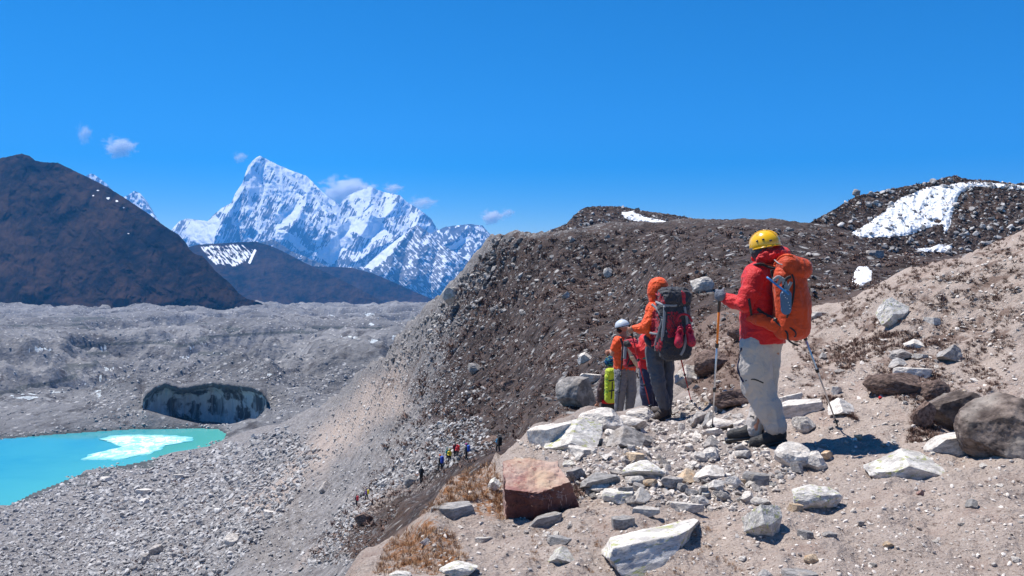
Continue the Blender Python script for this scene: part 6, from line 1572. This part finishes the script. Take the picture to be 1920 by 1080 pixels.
# ================================================================== the one with the lime pack
K = Fig(16.0); r_ = K.r
H5 = root("person", K(1143, 830), 'person in brown sleeves and a patterned woolly hat, lowest of the trail hikers', 'person', 'hikers walking in a line along the trail')
body = Field(); body.cone(K(1138, 702), K(1140, 748), r_(9), r_(9.5), .05).cone(K(1150, 702, 5), K(1149, 748, 3), r_(9), r_(9.5), .05).cone(K(1144, 696), K(1144, 688), r_(5), r_(5), .02)
hc = K(1144, 681); hf = zpy(-.7, .7, -.2); head_field(body, hc, hf, .95); HC = K(1119, 762, -4)
body.chain([K(1133, 704, -4), K(1125, 732, -4), K(1121, 752, -4), K(1120, 757, -4)], [r_(5), r_(4), r_(3), r_(2.6)], .015).chain([K(1155, 704, 6), K(1162, 730, 4), K(1164, 756, 0)], [r_(5), r_(4), r_(3)], .015)
fist(body, HC, zpy(.3, .9, 0), zpy(0, 0, -1), 1, 1.0)
body.chain([K(1138, 760), K(1138, 790, -3), K(1137, 822)], [r_(8), r_(6), r_(4)], .02).chain([K(1149, 760, 4), K(1150, 790, 4), K(1150, 824, 6)], [r_(8), r_(6), r_(4)], .02)
bo = field_mesh("body", body, .0105, M['skin'], H5); eyes_at(hc, hf, .95, bo)
j = Field(); j.cone(K(1138, 704), K(1139, 744), r_(11), r_(11.5), .05).cone(K(1150, 704, 5), K(1150, 744, 3), r_(11), r_(11.5), .05).chain([K(1134, 705, -4), K(1126, 730, -4), K(1122, 752, -4)], [r_(8), r_(6.5), r_(4.6)], .02).chain([K(1155, 705, 6), K(1162, 730, 4), K(1164, 752, 0)], [r_(8), r_(6.5), r_(4.6)], .02).cut(K(1144, 753), (0, 0, -1)).fold(.012, .07, 81)
field_mesh("jacket", j, .0105, M['brownsleeve'], H5)
hm_ = Field(); hm_.cone(K(1138, 748), K(1150, 748, 3), r_(12.6), r_(12.2), .03).cut(K(1144, 757), (0, 0, -1)).cut(K(1144, 748), (0, 0, 1)); field_mesh("jacket_hem", hm_, .0105, M['jred'], H5)
ht = Field(); ht.ell(hc + zpy(0, 0, .025), (.112, .105, .12)).cut(hc - zpy(0, 0, .06), (0, 0, -1)); field_mesh("woolly_hat", ht, .008, M['knit'], H5)
t = Field(); t.cone(K(1138, 760), K(1149, 761, 3), r_(11), r_(11), .03).chain([K(1138, 762), K(1137, 790, -3), K(1137, 820)], [r_(10.5), r_(8.5), r_(7)], .015).chain([K(1150, 762, 3), K(1150, 790, 4), K(1150, 822, 6)], [r_(10.5), r_(8.5), r_(7)], .015)
field_mesh("trousers", t, .011, M['black'], H5)
boots(H5, [(K(1137, 824), K(1127, 832, 8)), (K(1150, 826, 6), K(1140, 833, 14))], M['boot'], .011)
bp = root("backpack", K(1143, 752, -14), 'lime yellow and green pack below the small crimson pack', 'backpack', 'rucksacks of the hikers on the trail')
pk = Field(); pk.box(K(1144, 724, -20), (r_(12.5), r_(8), r_(28)), r_(7), rotm(0, 0, 15), .03).fold(.01, .07, 83); pb = field_mesh("pack_body", pk, .01, M['lime'], bp)
lf = Field(); lf.box(K(1145, 696, -20), (r_(12), r_(9), r_(8)), r_(6.5), rotm(0, 4, 15), .03).fold(.012, .06, 84); lid = field_mesh("lid", lf, .009, M['lime'], bp)
panel("front_pocket", pk, [(1136, 706), (1144, 703), (1142, 735), (1138, 746), (1133, 740)], 15, 16.4, M['limegreen'], pb)
for pts in ([(1134, 712), (1143, 714), (1153, 712)], [(1133, 730), (1143, 733), (1154, 731)], [(1147, 702), (1148, 722), (1146, 748)]):
    tube("strap", [surf(pk, x, y, 15, 16.4, lift=.01) for x, y in pts], r_(1.1), M['black'], pb, flat=((0, 1, 0), .5))
tube("shoulder_strap", [K(1137, 700, -8), K(1132, 702, -2), K(1131, 712, 5)], r_(2), M['lime'], bp)

# ================================================================== far walkers on the path below
def colm(c): 
    key = 'c%.2f%.2f%.2f' % c
    if key not in M: M[key] = mat_cloth("walker_fabric", c, 0.3, 8)
    return M[key]
def walker_parts(stride, lean, bend):
    s_ = stride; b = Field(); b.cone((-.1, 0, 1.36), (-.07, 0, 1.0), .09, .10, .05).cone((.1, 0, 1.36), (.07, 0, 1.0), .09, .10, .05).cone((0, 0, 1.42), (0, .03, 1.55), .055, .055, .03)
    head_field(b, (0, .03 + lean * .3, 1.66), (0, 1, -.2), .95)
    for sg in (-1, 1):
        b.chain([(.19 * sg, 0, 1.38), (.25 * sg, .02 - bend * .1, 1.12), (.22 * sg, .24, 1.06 - .04 * sg)], [.05, .042, .03], .02)
        fist(b, np.array((.215 * sg, .29, 1.05 - .04 * sg)), (0, .1, 1), (0, 1, 0), sg, .95)
        b.chain([(.09 * sg, 0, .93), (.1 * sg, .08 + s_ * sg * .5, .50), (.1 * sg, s_ * sg, .09)], [.085, .06, .042], .03)
    body = field_mesh("body", b, .013, M['skin'])
    j = Field(); j.cone((-.1, 0, 1.37), (-.07, 0, .95), .125, .13, .06).cone((.1, 0, 1.37), (.07, 0, .95), .125, .13, .06).cut((0, 0, .88), (0, 0, -1))
    for sg in (-1, 1): j.chain([(.19 * sg, 0, 1.38), (.25 * sg, .02 - bend * .1, 1.12), (.22 * sg, .22, 1.06 - .04 * sg)], [.075, .062, .045], .03)
    jo = field_mesh("jacket", j.fold(.012, .1, 3), .02, M['black'])
    t = Field(); t.cone((-.06, 0, .92), (.06, 0, .92), .13, .13, .04)
    for sg in (-1, 1): t.chain([(.09 * sg, 0, .92), (.1 * sg, .08 + s_ * sg * .5, .50), (.1 * sg, s_ * sg, .12)], [.11, .085, .07], .03)
    to = field_mesh("trousers", t.fold(.01, .1, 4), .02, M['black'])
    bs = []
    for sg in (-1, 1):
        f, so_ = boot_field((.1 * sg, s_ * sg, .09), (.1 * sg, s_ * sg + .2, .01)); bs.append(field_mesh("boot", f, .016, M['boot']))
    ht = Field(); ht.ell((0, .03 + lean * .3, 1.69), (.108, .12, .12)).cut((0, 0, 1.655), (0, -.2, -1)); ho_ = field_mesh("hat", ht, .014, M['black'])
    pk = Field(); pk.box((0, -.26, 1.22), (.17, .13, .31), .10, None, .05).box((0, -.24, 1.53), (.15, .12, .08), .06, None, .04).fold(.02, .12, 6)
    po = field_mesh("backpack", pk, .02, M['black'])
    return dict(body=body, jacket=jo, trousers=to, boot=bs, hat=ho_, backpack=po)
PW = [walker_parts(.17, .1, 0.2), walker_parts(-.2, .15, 1.0)]
used = [False, False]
def slotted(o, mat, first):
    if o.material_slots and not (first and o.material_slots[0].material == mat):
        o.material_slots[0].link = 'OBJECT'; o.material_slots[0].material = mat
def walker(px, by, hpx, face, colors, plabel, blabel, k=0, big=1.0, D=None):
    p = hit(px, by, dmin=18) if D is None else at(px, by, D)
    sc = hpx / F * p[1] / 1.80; W_ = PW[k]; first = False
    rt = root("person", p, plabel, 'person', 'small walkers far below on the path'); rt.scale = (sc,) * 3; rt.rotation_euler.z = math.radians(face)
    for nm in ('body', 'jacket', 'trousers', 'hat'):
        c = W_[nm].copy(); c.parent = rt; COL.objects.link(c)
        if nm != 'body': slotted(c, colm(colors[nm]), first)
    for b0 in W_['boot']: c = b0.copy(); c.parent = rt; COL.objects.link(c)
    if blabel:
        c = W_['backpack'].copy(); COL.objects.link(c); c.location = tuple(p); c.rotation_euler.z = math.radians(face); c.scale = (sc * big,) * 3
        c.location.z -= 1.25 * sc * (big - 1); slotted(c, colm(colors['backpack']), False); tag(c, blabel, 'backpack', 'packs of the far walkers')
BK = (.015, .015, .018)
def cs(j, h=BK, b=BK, t=BK): return dict(jacket=j, hat=h, backpack=b, trousers=t)
walker(669, 949, 22, 40, cs(BK, BK, (.5, .02, .03)), 'dark dressed walker lowest on the far path', 'red pack on the lowest walker', 0)
walker(688, 937, 21, 60, cs((.10, .03, .30), (.05, .03, .1), (.75, .60, .02)), 'walker in purple just above the lowest one', 'yellow pack carried by the walker in purple', 1)
walker(790, 905, 31, 10, cs(BK), 'lone walker all in black beside the round grey boulder', 'black pack of the lone black dressed walker', 0, 1.1)
walker(826, 883, 31, 45, cs(BK, (.8, .15, .03), (.03, .08, .5)), 'walker in black with an orange hat at the head of the cluster', 'blue pack with the orange hatted walker', 1, 1.1)
walker(839, 864, 25, 45, cs((.02, .28, .25), (.02, .2, .2), (.4, .55, .02)), 'walker in teal half hidden behind the yellow jacket', None, 0)
walker(843, 868, 27, 200, cs((.80, .62, .02), (.5, .4, .05)), 'walker in a bright yellow jacket in the middle of the cluster', None, 1)
walker(853, 856, 27, 20, cs((.20, .015, .03), BK), 'walker in dark red at the back of the cluster', None, 0)
walker(858, 859, 26, 160, cs((.75, .02, .03), (.7, .02, .03), (.7, .02, .03)), 'walker in a vivid red jacket beside the dark red one', 'vivid red pack in the cluster of walkers', 1)
walker(875, 862, 31, 60, cs((.05, .06, .07), (.45, .03, .25), (.03, .12, .60)), 'walker with a magenta hat trailing the cluster', 'bright blue pack right of the cluster', 0)
walker(934, 847, 30, 30, cs((.02, .22, .42), BK), 'walker in blue nearly hidden under a huge black load', 'huge black load carried nearest to the red boulder', 1, 1.45)
for W_ in PW:
    for v in W_.values():
        for o in (v if isinstance(v, list) else [v]): bpy.data.objects.remove(o)
# ------------------------------------------------------------------ air and clouds
def box(name, lo, hi, mat=None):
    v = [(x, y, z) for x in (lo[0], hi[0]) for y in (lo[1], hi[1]) for z in (lo[2], hi[2])]
    f = [(0, 1, 3, 2), (4, 6, 7, 5), (0, 4, 5, 1), (2, 3, 7, 6), (0, 2, 6, 4), (1, 5, 7, 3)]
    return mesh_np(name, np.array(v), np.array(f), mat, False)
hm = bpy.data.materials.new("haze_material"); hm.use_nodes = True
hm.node_tree.nodes.clear()
pv = hm.node_tree.nodes.new("ShaderNodeVolumePrincipled"); ho = hm.node_tree.nodes.new("ShaderNodeOutputMaterial")
hm.node_tree.links.new(pv.outputs[0], ho.inputs['Volume'])
pv.inputs['Color'].default_value = (0.09, 0.43, 1.0, 1); pv.inputs['Density'].default_value = 8e-5; pv.inputs['Anisotropy'].default_value = 0.1
hz = box("haze", (-9000, -60, -420), (9000, 11500, 1750), hm)
tag(hz, 'thin blue mountain haze that pales the far peaks', 'haze', kind='stuff')

# a little red scrap of litter on the trail
o_ = bpy.data.objects.new("litter", rock_mesh('b3', 'redrock').copy()); COL.objects.link(o_); o_.data.materials[0] = M['jred']
q_ = hit(1650, 748); o_.location = tuple(q_ + np.array([0, 0, .012])); o_.scale = (.045, .03, .03); o_.rotation_euler = (.2, .3, .5)
tag(o_, 'tiny bright red scrap on the trail right of the hikers', 'litter')
# small clouds, beyond the haze
def cloud(px, py, w, h, dens, seed, label):
    D = 13500.0; c = at(px, py, D); u = D / F
    V, Fc = ICO[2]; V = V * np.array([w * u / 2, w * u * .3, h * u / 2]) 
    V = V * (1 + 0.25 * noise3(V / (w * u * .3), seed))[:, None] + c
    m = bpy.data.materials.new("cloud_material"); m.use_nodes = True; n, l = m.node_tree.nodes, m.node_tree.links; n.clear()
    tc = n.new("ShaderNodeTexCoord"); mp = n.new("ShaderNodeMapping"); l.new(tc.outputs['Object'], mp.inputs[0])
    mp.inputs['Location'].default_value = tuple(-c / (w * u / 2) * np.array([1, 1.67, w / h])); mp.inputs['Scale'].default_value = (2 / (w * u), 2 / (w * u * .6), 2 / (h * u))
    ln = n.new("ShaderNodeVectorMath"); ln.operation = 'LENGTH'; l.new(mp.outputs[0], ln.inputs[0])
    ns = n.new("ShaderNodeTexNoise"); ns.inputs['Scale'].default_value = 2.3; ns.inputs['Detail'].default_value = 6; ns.inputs['Roughness'].default_value = .62; l.new(mp.outputs[0], ns.inputs[0])
    a = n.new("ShaderNodeMath"); a.operation = 'MULTIPLY_ADD'; l.new(ln.outputs['Value'], a.inputs[0]); a.inputs[1].default_value = -.42; a.inputs[2].default_value = -0.22
    b = n.new("ShaderNodeMath"); b.operation = 'ADD'; l.new(a.outputs[0], b.inputs[0]); l.new(ns.outputs['Fac'], b.inputs[1])
    d = n.new("ShaderNodeMath"); d.operation = 'MULTIPLY'; d.use_clamp = False; l.new(b.outputs[0], d.inputs[0]); d.inputs[1].default_value = dens
    e = n.new("ShaderNodeMath"); e.operation = 'MAXIMUM'; l.new(d.outputs[0], e.inputs[0]); e.inputs[1].default_value = 0
    p = n.new("ShaderNodeVolumePrincipled"); p.inputs['Color'].default_value = (1, 1, 1, 1); l.new(e.outputs[0], p.inputs['Density']); p.inputs['Anisotropy'].default_value = 0.0
    o = n.new("ShaderNodeOutputMaterial"); l.new(p.outputs[0], o.inputs['Volume'])
    tag(mesh_np("cloud", V, Fc, m, False), label, 'cloud', 'small white clouds in the blue sky')
cloud(648, 358, 136, 81, 0.1100, 1, 'white puff of cloud in the saddle between the twin peaks')
cloud(735, 353, 55, 30, 0.0660, 2, 'faint cloud wisp just right of the second summit')
cloud(922, 406, 59, 39, 0.1320, 3, 'small round cloud above the skyline edge of the moraine')
cloud(952, 399, 37, 26, 0.0660, 4, 'very faint wisp right of the small round cloud')
cloud(222, 275, 81, 55, 0.1100, 5, 'ragged white wisp high in the left sky')
cloud(156, 250, 39, 55, 0.0660, 6, 'faint upright wisp at the far left of the sky')
cloud(449, 294, 39, 30, 0.0660, 7, 'faint wisp left of the main summit')
cloud(790, 380, 77, 37, 0.0440, 8, 'thin veil of cloud over the right shoulder of the second summit')
